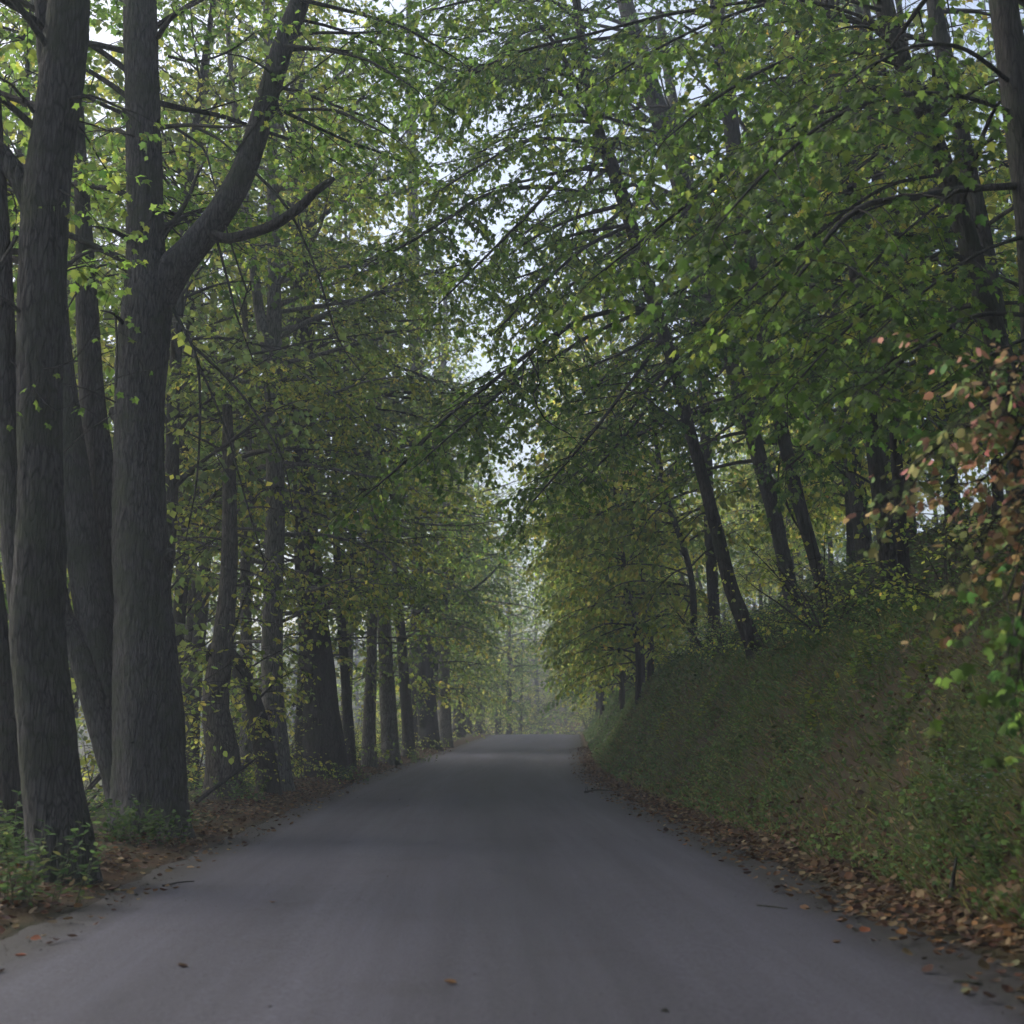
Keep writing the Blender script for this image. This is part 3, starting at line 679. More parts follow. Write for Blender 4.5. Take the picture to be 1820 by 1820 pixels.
bank_tree('leaning_maple_tree', 'slender dark trunk leaning over the road from the bank top', [(1340, 1150, 31), (1325, 1110, 29), (1300, 1045, 27), (1276, 950, 24), (1250, 850, 22), (1222, 750, 21), (1206, 680, 21), (1178, 590, 22), (1150, 500, 24), (1118, 390, 24), (1086, 290, 24), (1060, 225, 22), (1040, 120, 18), (1020, -40, 12)], 30, M_BARKD, 301, 'green', 'star', .105,
          [([(1152, 548), (1100, 552), (1050, 562), (1010, 580), (930, 635), (860, 690), (790, 745), (720, 820), (650, 880)], 30, 21.5, 11, 3, dict(k=.9, t0=.3)),
           ([(1160, 545), (1060, 590), (980, 640), (900, 690), (840, 740), (760, 810)], 30, 22, 8, 3, dict(k=.9, t0=.35)),
           ([(1096, 330), (1040, 342), (960, 332), (870, 345), (800, 385), (730, 430), (660, 465)], 30, 22, 10, 3, dict(k=.9, t0=.4)),
           ([(1080, 270), (1020, 250), (940, 250), (860, 290), (780, 340)], 30, 23, 9, 3, dict(k=.9, t0=.3)),
           ([(1086, 290), (1010, 310), (930, 390), (850, 470), (780, 540)], 30, 24, 8, 3, dict(k=.9, t0=.25)), ([(1120, 400), (1040, 440), (960, 510), (880, 590)], 30, 25, 8, 3, dict(k=.9, t0=.25)),
           ([(1060, 220), (980, 150), (900, 120), (820, 130), (760, 170)], 30, 24, 9, 3, dict(k=.9, t0=.25)),
           ([(1060, 230), (1000, 100), (940, 30), (860, 0), (760, 20)], 30, 22, 9, 3, dict(k=.9, t0=.25)),
           ([(1180, 600), (1120, 680), (1060, 760), (1000, 830), (940, 900)], 30, 25, 8, 3, dict(k=.9)),
           ([(1200, 660), (1140, 740), (1080, 810), (1030, 860)], 30, 26, 7, 3, dict(k=.7)),
           ([(940, 632), (960, 680), (948, 700), (968, 745), (1010, 770)], 22, 22, 4, 2, dict(k=.25, t0=.7))],
          [(10, 16, 9, 3, 3, .1, dict(el1=.6, az=W_, azs=1.3, grav=.12, k=.8, kfun=kv)), (12, 21, 12, 4, 4, .2, dict(el1=.8, az=W_, azs=.9, grav=.08, k=.7, kfun=kv))], droop=.17, hang=.75, flat=.7, face=(-.28, -.42, 0))
bank_tree('tall_maple_tree', 'tall grey trunk leaning left on the slope behind the slender leaning one', [(1392, 990, 26), (1375, 910, 26), (1340, 780, 28), (1304, 650, 30), (1262, 500, 32), (1215, 340, 34), (1184, 240, 36), (1158, 160, 32), (1120, 40, 28), (1080, -120, 20)], 38, M_BARK, 302, 'green', 'star', .11,
          [([(1215, 340), (1130, 360), (1050, 420), (980, 470), (900, 500)], 38, 30, 9, 3, dict(k=.7)), ([(1260, 500), (1200, 560), (1120, 620), (1020, 660)], 38, 30, 9, 3, dict(k=.7)),
           ([(1300, 640), (1240, 700), (1160, 760), (1080, 800), (1000, 860)], 38, 31, 8, 3, dict(k=.7)), ([(1160, 160), (1080, 100), (1000, 80), (900, 100)], 38, 31, 9, 3, dict(k=.7)),
           ([(1226, 380), (1110, 430), (1000, 520), (900, 610)], 38, 35, 8, 3, dict(k=.75)), ([(1184, 240), (1080, 300), (980, 380), (880, 450)], 38, 34, 8, 3, dict(k=.75)), ([(1280, 560), (1150, 610), (1050, 690), (940, 760)], 38, 35, 8, 3, dict(k=.75)), ([(1130, 60), (1020, 40), (900, 60), (800, 40)], 38, 34, 8, 3, dict(k=.75))],
          [(4, 18, 22, 4, 3.6, .05, dict(el1=.6, az=W_, azs=1.5, grav=.10, k=.6, kfun=kv))], droop=.17, hang=.75, flat=.38, face=(-.28, -.42, 0))
bank_tree('upright_maple_tree', 'straight dark trunk high among the leaves above the bank', [(1450, 1000, 24), (1412, 860, 24), (1356, 600, 25), (1318, 380, 27), (1300, 230, 28), (1286, 110, 27), (1274, 0, 24), (1260, -180, 16)], 34, M_BARKD, 303, 'deep', 'star', .105,
          [([(1300, 240), (1270, 170), (1225, 130)], 34, 33, 8, 3, dict(k=.4)), ([(1310, 300), (1240, 360), (1160, 420), (1080, 480)], 34, 27, 9, 3, dict(k=.8)), ([(1340, 520), (1260, 580), (1180, 660), (1110, 740)], 34, 27, 9, 3, dict(k=.8)),
           ([(1300, 110), (1200, 90), (1120, 110), (1040, 130)], 34, 28, 9, 3, dict(k=.8)), ([(1288, 120), (1180, 70), (1060, 70), (940, 110), (840, 190)], 34, 27, 8, 3, dict(k=.8))],
          [(4, 16, 18, 3.6, 3.2, .05, dict(el1=.6, az=W_, azs=1.4, grav=.1, k=.6, kfun=kv))], droop=.17, hang=.75, flat=.38, face=(-.28, -.42, 0))
bank_tree('twin_maple_tree', 'pair of dark straight trunks rising together from the weeds on the right slope', [(1578, 990, 30), (1566, 900, 28), (1550, 780, 26), (1536, 640, 25), (1526, 540, 24), (1512, 360, 26), (1490, 150, 24), (1470, -20, 20), (1450, -200, 12)], 27, M_BARKD, 304, 'deep', 'star', .102,
          [([(1552, 780), (1500, 760), (1450, 790), (1400, 830)], 27, 24, 7, 3, dict(k=.8)), ([(1536, 640), (1470, 620), (1400, 650), (1330, 710)], 27, 22, 8, 3, dict(k=.9)),
           ([(1524, 520), (1430, 510), (1340, 550), (1260, 610)], 27, 20, 9, 3, dict(k=.9)), ([(1540, 700), (1620, 720), (1690, 780)], 27, 24, 8, 3, dict(k=.8)), ([(1510, 340), (1420, 350), (1320, 420), (1210, 520)], 27, 20, 9, 3, dict(k=.9))],
          [(6.5, 14, 12, 2.6, 2.8, .05, dict(el1=.6, az=W_, azs=1.6, grav=.1, k=.65, kfun=kv))], droop=.17, hang=.75, flat=.38, face=(-.28, -.42, 0))
Tt = [o for o in COL.objects if o.name.startswith('twin_maple')][0]
sw, sr = px_path([(1606, 975, 22), (1598, 880, 20), (1588, 740, 19), (1576, 600, 18), (1566, 480, 17), (1556, 300, 15), (1546, 90, 13), (1530, -100, 8)], 27.3); sw[0, 2] = float(ground(sw[0, 0], sw[0, 1])) - .2
trunk_part(Tt, sw, sr, 18, .15, M_BARKD, .004, .2, seed=33, name='second_trunk')
bank_tree('slanting_maple_tree', 'long trunk slanting up leftwards across the upper right corner', [(1800, 760, 40), (1766, 590, 38), (1740, 500, 36), (1712, 400, 36), (1690, 330, 34), (1650, 225, 32), (1612, 130, 30), (1580, 40, 28), (1540, -80, 22), (1500, -220, 12)], 19, M_BARKD, 305, 'green', 'star', .102,
          [([(1640, 200), (1560, 190), (1460, 200), (1350, 260), (1250, 340), (1150, 420), (1060, 490)], 19, 14.5, 9, 3, dict(k=.9)), ([(1680, 310), (1580, 330), (1470, 400), (1370, 480), (1290, 560)], 19, 15, 8, 3, dict(k=.9)),
           ([(1610, 120), (1500, 90), (1390, 110), (1280, 170), (1180, 250)], 19, 15, 9, 3, dict(k=.9)), ([(1570, 20), (1450, -10), (1320, 20), (1200, 70), (1080, 140)], 19, 15, 8, 3, dict(k=.9)),
           ([(1585, 50), (1420, 0), (1220, 20), (1050, 60), (900, 100), (800, 160)], 19, 17, 8, 3, dict(k=.8, t0=.4)),
           ([(1740, 500), (1650, 500), (1560, 540), (1470, 620), (1400, 700)], 19, 15, 8, 3, dict(k=.9))],
          [(3.5, 9, 10, 2.4, 2.2, .05, dict(el1=.6, az=W_, azs=1.5, grav=.1, k=.7, kfun=kv))], droop=.17, hang=.75, flat=.38, face=(-.28, -.42, 0), loose=120)
bank_tree('second_slanting_tree', 'thinner trunk slanting parallel just right of the long slanting one', [(1815, 820, 34), (1792, 690, 32), (1768, 540, 30), (1746, 420, 30), (1722, 310, 29), (1704, 220, 28), (1680, 110, 27), (1662, 20, 25), (1640, -120, 16)], 22, M_BARKD, 306, 'turning', 'star', .10,
          [([(1704, 220), (1630, 230), (1550, 280), (1470, 350)], 22, 18, 8, 3, dict(k=.7)), ([(1750, 440), (1670, 450), (1600, 500), (1540, 570)], 22, 18, 8, 3, dict(k=.7))],
          [(3, 10, 12, 2.4, 2.2, .05, dict(el1=.6, az=W_, azs=1.6, grav=.1, k=.6, kfun=kv))], droop=.17, hang=.75, flat=.38, face=(-.28, -.42, 0))
# nearest maple: broad bright leaves hanging in front of everything on the right
bank_tree('near_maple_tree', 'dark thick trunk in the top right corner with bright broad leaves hanging before it', [(1850, 900, 54), (1846, 700, 52), (1834, 440, 50), (1816, 250, 48), (1798, 110, 47), (1782, 0, 44), (1757, -180, 36), (1732, -420, 22)], 15, M_BARKD, 307, 'midgreen', 'star', .102,
          [([(1815, 330), (1700, 338), (1620, 352), (1545, 362), (1490, 400), (1452, 448), (1420, 490), (1380, 540)], 15, 11, 15, 4, dict(k=.62, t0=.35)),
           ([(1800, 200), (1700, 170), (1590, 170), (1480, 210), (1390, 280), (1320, 350), (1270, 410)], 15, 11, 10, 3, dict(k=.8, t0=.3)),
           ([(1800, 150), (1720, 90), (1640, 80), (1560, 110), (1500, 150)], 15, 11, 10, 3, dict(k=.6, t0=.35)),
           ([(1830, 560), (1740, 560), (1660, 600), (1590, 650), (1530, 690)], 15, 11, 10, 3, dict(k=.7, t0=.3)),
           ([(1830, 600), (1780, 620), (1720, 660), (1650, 700)], 15, 12, 8, 3, dict(k=.6, t0=.3)),
           ([(1820, 420), (1740, 450), (1640, 520), (1560, 590)], 15, 12, 8, 3, dict(k=.6, t0=.3)),
           ([(1700, 338), (1600, 420), (1500, 520), (1440, 590)], 14, 12, 6, 3, dict(k=.5, t0=.3))],
          [(7, 14, 14, 3.4, 2.4, .2, dict(el1=.9, grav=.05, k=.45))], seg=40, ridge=.01, droop=.15, hang=.7, flat=.35, face=(-.3, -.45, 0), loose=260, ls=.046, nt=.11, spread=.35)
for i, (pts, d, lab) in enumerate((
        ([(1530, 930, 30), (1506, 720, 30), (1486, 520, 30), (1470, 400, 28), (1440, 200, 24), (1420, 0, 20), (1400, -150, 10)], 40, 'pale trunk half hidden in leaves left of the dark twin trunks'),
        ([(1560, 700, 26), (1530, 420, 26), (1500, 200, 26), (1480, 90, 25), (1466, 0, 22), (1440, -150, 12)], 36, 'dark trunk near the top edge, first of three close together'),
        ([(1600, 700, 24), (1580, 400, 22), (1555, 180, 22), (1540, 60, 20), (1532, 0, 18), (1520, -140, 10)], 39, 'dark trunk near the top edge, middle of three close together'),
        ([(1680, 760, 24), (1640, 400, 22), (1610, 150, 22), (1586, 50, 20), (1572, 0, 18), (1540, -140, 10)], 42, 'dark trunk near the top edge, last of three close together'),
        ([(1260, 900, 20), (1245, 600, 20), (1226, 350, 20), (1208, 230, 18), (1192, 160, 17), (1170, 20, 12)], 46, 'thin grey trunk beside the tall grey leaning one'))):
    bank_tree('slope_tree', lab, pts, d, M_BARK if i in (0, 4) else M_BARKD, 320 + i, ('green', 'deep', 'deep', 'green', 'lime')[i], 'kite', .125, [],
              [(4, 18, 20, 3.6, 3.2, .05, dict(el1=.6, az=W_, azs=1.8, grav=.1, k=.5, kfun=kv))], seg=18, droop=.17, hang=.75, flat=.38, face=(-.28, -.42, 0), group='trunks standing back on the right slope')

# ---------- prototypes for the wood further off
def proto(name, seed, H, r0, pal, size, autos, mat, lean=(0, 0), leaf='kite', **tk):
    rr = np.random.default_rng(seed)
    n = 8; z = np.linspace(-.3, H, n)
    w = np.stack([lean[0] * (z / H) ** 1.2 * H * (z > 0) + np.cumsum(rr.normal(0, .10, n)), lean[1] * np.maximum(z, 0) + np.cumsum(rr.normal(0, .10, n)), z], -1); w[:2, :2] = 0
    rad = r0 * (1 - (np.arange(n) / (n - 1)) ** .9 * .88)
    T = empty(name, (0, 0, 0), None, 'tree')
    q, ra = trunk_part(T, w, rad, 16, .3, mat, .006, .35, .5, seed)
    t = Tree(seed, leaf, size, pal, **tk)
    for a in autos: t.auto(q, ra, *a[:6], **a[6])
    t.finish(T, mat)
    return T
far = dict(local=True, face=(.2, -.4, 0), hang=.6, nb=.21, nt=.14, ls=.052, fine=False)
protoL = [proto('lime_tree', 401, 26, .46, 'lime', .19, [(2.2, 9, 18, 2.6, 3.6, .25, dict(el1=.55, elj=.35, grav=.09, k=.5)), (8, 25, 26, 5.2, 2.6, .2, dict(el1=1.0, k=.36))], M_BARK, **far),
          proto('lime_tree', 402, 28, .5, 'grey', .19, [(3, 10, 16, 2.8, 4, .25, dict(el1=.55, elj=.35, grav=.09, k=.5)), (9, 27, 27, 5.4, 2.6, .2, dict(el1=1.0, k=.36))], M_BARKD, **far),
          proto('lime_tree', 403, 21, .34, 'lime', .18, [(2, 8, 18, 2.4, 3.2, .25, dict(el1=.55, elj=.35, grav=.09, k=.5)), (8, 20, 20, 3.6, 2.2, .3, dict(el1=1.0, k=.36))], M_BARK, **far),
          proto('lime_tree', 404, 27, .42, 'green', .19, [(2.6, 10, 18, 2.6, 3.6, .25, dict(el1=.55, elj=.35, grav=.09, k=.5)), (9, 26, 26, 5.2, 2.6, .2, dict(el1=1.0, k=.36))], M_BARKD, **far)]
protoH = [proto('high_crowned_tree', 405, 25, .24, 'lime', .17, [(7.5, 24, 30, 4.4, 2.6, .2, dict(el1=1.0, elj=.3, k=.45)), (3, 7, 3, 1.6, 2.2, .3, dict(el1=.5, elj=.3, k=.4))], M_BARKP, **far),
          proto('high_crowned_tree', 406, 27, .28, 'grey', .17, [(8, 26, 32, 4.6, 2.6, .2, dict(el1=1.0, elj=.3, k=.45)), (3, 7, 3, 1.6, 2.2, .3, dict(el1=.5, elj=.3, k=.4))], M_BARK, lean=(.05, 0), **far)]
rgt = dict(local=True, droop=.17, hang=.75, flat=.38, face=(-.28, -.42, 0), nb=.22, nt=.14, ls=.052, fine=False)
protoR = [proto('beech_tree', 411, 20, .14, 'turning', .18, [(1.6, 9, 22, 2.6, 3.8, .3, dict(el1=.55, elj=.38, az=W_, azs=1.3, grav=.10, k=.62)), (8, 19, 18, 3.6, 2.2, .2, dict(el1=.9, k=.30))], M_BARKD, lean=(-.12, 0), **rgt),
          proto('beech_tree', 412, 23, .17, 'gold', .18, [(2.2, 10, 22, 2.8, 4, .3, dict(el1=.55, elj=.38, az=W_, azs=1.3, grav=.10, k=.62)), (9, 22, 20, 3.8, 2.2, .2, dict(el1=.9, k=.30))], M_BARK, lean=(-.15, 0), **rgt),
          proto('beech_tree', 413, 24, .19, 'green', .19, [(2.2, 11, 22, 3, 4.2, .3, dict(el1=.55, elj=.38, az=W_, azs=1.4, grav=.10, k=.62)), (10, 23, 20, 3.8, 2.2, .2, dict(el1=.9, k=.30))], M_BARKD, lean=(-.1, .02), **rgt),
          proto('beech_tree', 414, 21, .13, 'lime', .18, [(1.6, 10, 24, 2.6, 3.8, .3, dict(el1=.55, elj=.38, az=W_, azs=1.4, grav=.10, k=.62)), (9, 20, 18, 3.6, 2.2, .2, dict(el1=.9, k=.30))], M_BARK, lean=(-.16, 0), **rgt)]
def bush_proto(name, seed, H, W, pal, leaf, size, n, mat=M_TWIG, droop=.1, k=.8, cat='shrub', twig=None):
    T = empty(name, (0, 0, 0), None, cat)
    t = Tree(seed, leaf, size, pal, droop=droop, nb=.22, nt=.16, ls=.06, tw=.34, l2=.5)
    for i in range(n):
        a = i * 2.4 + t.r.uniform(0, .8); e = t.r.uniform(.5, 1.35)
        L = H * t.r.uniform(.7, 1.15)
        d = np.array([math.cos(a) * math.cos(e) * W, math.sin(a) * math.cos(e) * W, math.sin(e)])
        c = t.curve(np.array([math.cos(a) * .08, math.sin(a) * .08, -.08]), d, L, 6, .07, .07)
        t.limb(c, .008 + .006 * H, .004, t0=.2, k=k, step=.2, seg=5)
    t.finish(T, mat, twigmat=twig)
    for ch in T.children:
        if ch.name.startswith('branches'): ch.name = 'stems'
        if ch.name.startswith('crown'): ch.name = 'foliage'
    return T
protoS = [bush_proto('understory_shrub', 421, 2.4, 1.0, 'lime', 'oval', .09, 9), bush_proto('understory_shrub', 422, 1.7, 1.2, 'turning', 'oval', .09, 9), bush_proto('understory_shrub', 423, 3.2, .8, 'lime', 'oval', .10, 10)]
protoB = [bush_proto('bank_shrub', 431, 1.5, 1.2, 'turning', 'kite', .10, 9), bush_proto('bank_shrub', 432, 1.1, 1.4, 'weed', 'oval', .08, 9), bush_proto('bank_shrub', 433, 2.2, 1.0, 'lime', 'kite', .10, 10)]
for ps, adj in ((protoH, ('pale-stemmed yellow-green', 'grey-stemmed')), (protoL, ('yellow-green', 'grey-green', 'smaller lime-green', 'dark green')), (protoR, ('yellowing', 'golden', 'deep green', 'pale green')), (protoS, ('broad', 'low', 'tall')), (protoB, ('yellowing', 'dark green', 'tall pale'))):
    for p, a in zip(ps, adj): p['used'] = 0; p['look'] = a
def put(pr, x, y, rz, s, label, group, sink=.05):
    loc = (x, y, float(ground(x, y)) - sink); label = pr['look'] + ' ' + label
    if not pr['used']:
        pr['used'] = 1; pr.location = loc; pr.rotation_euler = (0, 0, rz); pr.scale = (s,) * 3; pr['label'] = label; pr['group'] = group; return pr
    return copy_tree(pr, loc, rz, s, label, group)
rr = np.random.default_rng(77)
# left row beyond the bend, and a loose wood behind the row
for i, y in enumerate((73, 79, 85, 91, 97, 104, 111, 118)):
    put(protoL[i % 4], xc(y) - 4.9 - rr.uniform(0, .6), y, rr.uniform(0, 6), rr.uniform(.85, 1.0), 'tree of the left row past the stout straight trunk, hazy with distance', 'far trees of the left row')
for i in range(9):
    y = 38 + i * 3.4 + rr.uniform(-1, 1); x = xc(y) - 8 - 7 * ((i * .618) % 1) - rr.uniform(0, 2)
    put(protoH[i % 2], x, y, rr.uniform(0, 6), rr.uniform(.8, 1.0), 'tree of the thin wood behind the left row', 'trees behind the left row')
for i in range(22):
    y = 25 + i * 3.7 + rr.uniform(-1, 1); x = xc(y) - rr.uniform(6.2, 12)
    put(protoS[int(rr.integers(3))], x, y, rr.uniform(0, 6), rr.uniform(.8, 1.5), 'leafy shrub filling the gaps between the left trunks', 'shrubs between the left trunks')
for x, y, i, s_ in ((-10.5, 27, 0, .8), (-8.2, 31, 3, .85), (-12.5, 33, 2, .95), (-9.2, 37, 1, .85), (-14.5, 41, 0, .95), (-8.0, 44, 0, .9), (-17, 46, 3, 1), (-7.4, 49, 2, 1.1), (-21, 55, 1, 1), (-25, 62, 0, 1), (-11.5, 24, 3, .75), (-7.0, 36, 0, .8), (-10.5, 45, 1, 1), (-13, 29, 1, .9)):
    put(protoH[i % 2] if y > 26 else protoL[i], x, y, rr.uniform(0, 6), s_, 'leafy tree showing between the big left trunks', 'trees showing between the left trunks')
# trees beside and behind the viewpoint, which shade the near road
for x, y, i in ((10.5, 7, 2), (12.5, 13, 0), (14, 19, 2), (8.6, -3, 3), (9.5, -11, 1), (8.8, -20, 2), (9, -30, 0), (7.2, 3, 2), (7.0, -7, 2), (7.4, -15, 0), (6.8, -25, 2), (11, -16, 2), (12, 0, 2)):
    put(protoR[i], x, y, rr.normal(0, .5), .95, 'tree on the bank beside or behind the viewpoint', 'trees around the viewpoint')
for x, y, i in ((-6.2, 2, 3), (-5.8, -8, 0), (-6, -18, 1), (-6, -28, 3), (-5.6, -3, 1), (-5.4, -13, 3), (-8.5, -6, 1), (-5.6, -23, 0), (-9, -20, 3)):
    put(protoL[i], x, y, rr.uniform(0, 6), .9, 'tree on the left verge beside or behind the viewpoint', 'trees around the viewpoint')
for x, y, i, s_ in ((6.0, 45, 3, 1.0), (5.4, 53, 0, .95)):
    put(protoR[i], x, y, rr.normal(0, .3), s_, 'tall tree on the bank edge reaching over the road', 'tall trees on the bank edge')
for x, y, i, s_ in ((-7.2, 47, 3, .95), (-6.8, 56, 0, 1.1)):
    put(protoH[i % 2], x, y, rr.uniform(0, 6), s_, 'tall tree behind the left row with spreading crown', 'tall trees behind the left row')
# right-hand wood
for i in range(18):
    y = 50 + i * 3.9 + rr.uniform(-1, 1); x = xc(y) + rr.uniform(5.0, 7.4)
    put(protoR[(0, 1, 3, 0, 2, 1)[i % 6]], x, y, rr.normal(0, .4), rr.uniform(.75, .95) if y < 64 else rr.uniform(.75, .98), 'slim layered tree leaning from the far right bank', 'slim trees along the far right bank')
for i in range(26):
    y = 28 + i * 3.8 + rr.uniform(-1, 1); x = xc(y) + 9.5 + 14 * ((i * .618) % 1) + rr.uniform(0, 2)
    put(protoR[int(rr.integers(4))], x, y, rr.normal(0, .8), rr.uniform(.85, 1.1) if y < 60 else rr.uniform(.7, .95), 'tree of the dense wood up the right slope', 'trees up the right slope')
for i in range(34):
    y = 21 + i * 2.8 + rr.uniform(-1, 1); x = xc(y) + rr.uniform(6.4, 9.5)
    put(protoB[int(rr.integers(3))], x, y, rr.uniform(0, 6), rr.uniform(.7, 1.3), 'shrub along the crest of the right bank', 'shrubs along the bank crest')
for i in range(16):
    y = 15 + i * 1.9 + rr.uniform(-.6, .6); x = xc(y) + rr.uniform(6.0, 7.2)
    put(protoB[(1, 1, 0)[i % 3]], x, y, rr.uniform(0, 6), rr.uniform(.5, .85), 'small bush overhanging the top edge of the right bank', 'small bushes on the bank edge')
for i in range(9):
    y = 30 + i * 5.2 + rr.uniform(-1, 1); x = xc(y) - rr.uniform(5.3, 6.4)
    put(protoS[i % 3], x, y, rr.uniform(0, 6), rr.uniform(.6, .95), 'leafy bush right among the trunks of the left row', 'bushes among the left trunks')
for i, (px, y) in enumerate(((842, 122), (862, 128), (880, 134), (896, 140), (912, 146), (930, 150), (1046, 126), (1064, 134), (1085, 140), (1025, 150), (1010, 172), (985, 176), (960, 172))):
    put(protoS[i % 3], P(px, 1296, y)[0], y, rr.uniform(0, 6), rr.uniform(1.5, 2.4), 'hazy bush at the end of the road', 'hazy bushes at the road end')
# the wood that closes the view beyond the crest
for i in range(64):
    y = 150 + 70 * ((i * .618) % 1); x = -62 + i * 2.1 + rr.uniform(-1, 1)
    if .8 < x / y * 100 < 6.0 and y < 166: continue
    put((protoL + protoR)[int(rr.integers(8))], x, y, rr.uniform(0, 6), rr.uniform(.7, .95), 'hazy tree closing the view beyond the road crest', 'hazy trees beyond the crest')

for i, (px, y, s_) in enumerate(((858, 126, .8), (885, 131, .75), (905, 136, .8), (925, 142, .7), (1050, 132, .8), (1075, 140, .9), (955, 178, .8), (1005, 182, .8), (1030, 170, .7))):
    x = P(px, 1296, y)[0]
    put((protoL + protoR)[(2, 0, 3, 2, 4, 7, 0, 5, 6)[i]], x, y, rr.uniform(0, 6), s_, 'hazy tree framing the opening at the end of the road', 'trees framing the road end')

# ------------------------------------------------------------------ undergrowth, litter, gravel
def scatter(n, u0, u1, y0, y1, seed, ypow=1.6, mask=None):
    r = np.random.default_rng(seed)
    u = r.uniform(u0, u1, n); y = y0 + (y1 - y0) * r.uniform(0, 1, n) ** ypow
    x = u + xc(y)
    if mask is not None:
        k = r.uniform(0, 1, n) < mask(x, y, u); x, y, u = x[k], y[k], u[k]
    z = ground(x, y); e = .05
    nx = (ground(x - e, y) - ground(x + e, y)) / (2 * e); ny = (ground(x, y - e) - ground(x, y + e)) / (2 * e)
    return np.stack([x, y, z], -1), nrm(np.stack([nx, ny, np.ones_like(nx)], -1)), r, u
def stuff(name, label, cat, kind, pos, dirs, nor, size, col, mat):
    me = leaf_mesh(name, kind, pos, frames(dirs, nor), size, col, mat)
    return tag(link(name, me), label, cat, kind='stuff')
def rnd_dir(r, n): 
    a = r.uniform(0, 6.283, n); return np.stack([np.cos(a), np.sin(a), np.zeros(n)], -1)

# green weeds on the bank: patches, little leaves standing off the slope
pos, nor, r, u = scatter(92000, 4.0, 8.2, 5, 112, 51, 2.3, lambda x, y, u: np.clip(.5 + .9 * (lump(x, y, 1.3, 21) + .6 * lump(x, y, 5, 22)) + .35 * sstep(5.6, 7, u), .38, 1))
n = len(pos); d = rnd_dir(r, n) + nor * r.uniform(.1, 1, (n, 1))
stuff('bank_weeds', 'small green weeds and moss patches covering the right bank', 'weeds', 'oval', pos + nor * r.uniform(.01, .12, (n, 1)), d, nor + r.normal(0, .4, (n, 3)), r.uniform(.025, .065, n) * (1 + .015 * pos[:, 1]), colours('weed', r.uniform(0, 1, n) * .5 + .5 * sstep(-.6, .6, lump(pos[:, 0], pos[:, 1], .9, 61)), r), M_WEED)
# grass blades
pos, nor, r, u = scatter(70000, 3.95, 8.5, 5, 60, 52, 1.7, lambda x, y, u: np.clip(.75 + .8 * lump(x, y, 1.0, 24), .5, 1))
n = len(pos); d = rnd_dir(r, n) * .5 + nor * .5 + UP * .5; d[:, 0] -= .3; d[:, 2] -= .25 * r.uniform(0, 1, n)
stuff('bank_grass', 'thin grass hanging in tufts over the right bank', 'grass', 'blade', pos, d, nor + r.normal(0, .5, (n, 3)), r.uniform(.09, .24, n), colours('straw', r.uniform(0, 1, n), r), M_GRASS)
# taller herbs on and above the crest
pos, nor, r, u = scatter(45000, 6.0, 12, 9, 60, 53, 1.5, lambda x, y, u: np.clip(.5 + .8 * lump(x, y, 1.6, 26), .1, 1))
n = len(pos); d = rnd_dir(r, n) + UP * r.uniform(-.2, .8, (n, 1))
stuff('crest_herbs', 'knee-high dark green herbs above the right bank', 'weeds', 'lance', pos + UP * r.uniform(.02, .55, (n, 1)) ** 1.0, d, UP + r.normal(0, .5, (n, 3)), r.uniform(.06, .14, n), colours('deep', r.uniform(0, 1, n), r), M_WEED)
# dead leaves caught on the bank
pos, nor, r, u = scatter(22000, 3.9, 8, 6, 60, 54, 1.6, lambda x, y, u: np.clip(.5 + 1.2 * lump(x, y, 1.9, 33), .08, 1) * (1 - .6 * sstep(4.5, 7, u)))
n = len(pos)
stuff('bank_dead_leaves', 'brown dead leaves caught on the right bank', 'leaves', 'kite', pos + nor * .03, rnd_dir(r, n) + nor * .2, nor + r.normal(0, .35, (n, 3)), r.uniform(.04, .085, n), colours('litter', r.uniform(0, 1, n), r), M_DRY)
# leaf litter strips on both sides
def litter(name, label, u0, u1, n, seed, sgn):
    c = (u0 + u1) / 2; hw = abs(u1 - u0) / 2
    pos, nor, r, u = scatter(n, min(u0, u1), max(u0, u1), 4.5, 75, seed, 1.8, lambda x, y, u: (.06 + np.exp(-((u - c - .16 * lump(y, y * 0, .9, seed)) / (hw * .42)) ** 2)) * np.clip(.75 + .7 * lump(x, y, 2.2, seed + 1), .15, 1))
    n = len(pos); d = rnd_dir(r, n) + r.normal(0, .18, (n, 3)); sz = r.uniform(.045, .105, n); Rm = frames(d, nor + r.normal(0, .3, (n, 3))); col = colours('litter', r.uniform(0, 1, n), r)
    pos = pos + nor * r.uniform(.012, .06, (n, 1))
    px, py, dep = project(pos); ok = (px > 4) & (px < 1816) & (py < 1816)
    sc = np.where(ok, sz / dep, 0); idx = np.argsort(-sc)[:150]; keep = np.ones(n, bool); keep[idx] = False
    me = leaf_mesh(name, 'curl', pos[keep], Rm[keep], sz[keep], col[keep], M_DRY)
    o = tag(link(name, me), label, 'leaves', kind='stuff')
    loose_leaves(o, 'curl', pos[idx], Rm[idx], sz[idx], col[idx], M_DRY)
litter('leaf_litter', 'brown and orange fallen leaves drifted along the foot of the right bank', 2.95, 4.75, 30000, 55, 1)
litter('verge_leaf_litter', 'brown fallen leaves strewn along the left verge under the trunks', -3.0, -5.8, 28000, 56, -1)
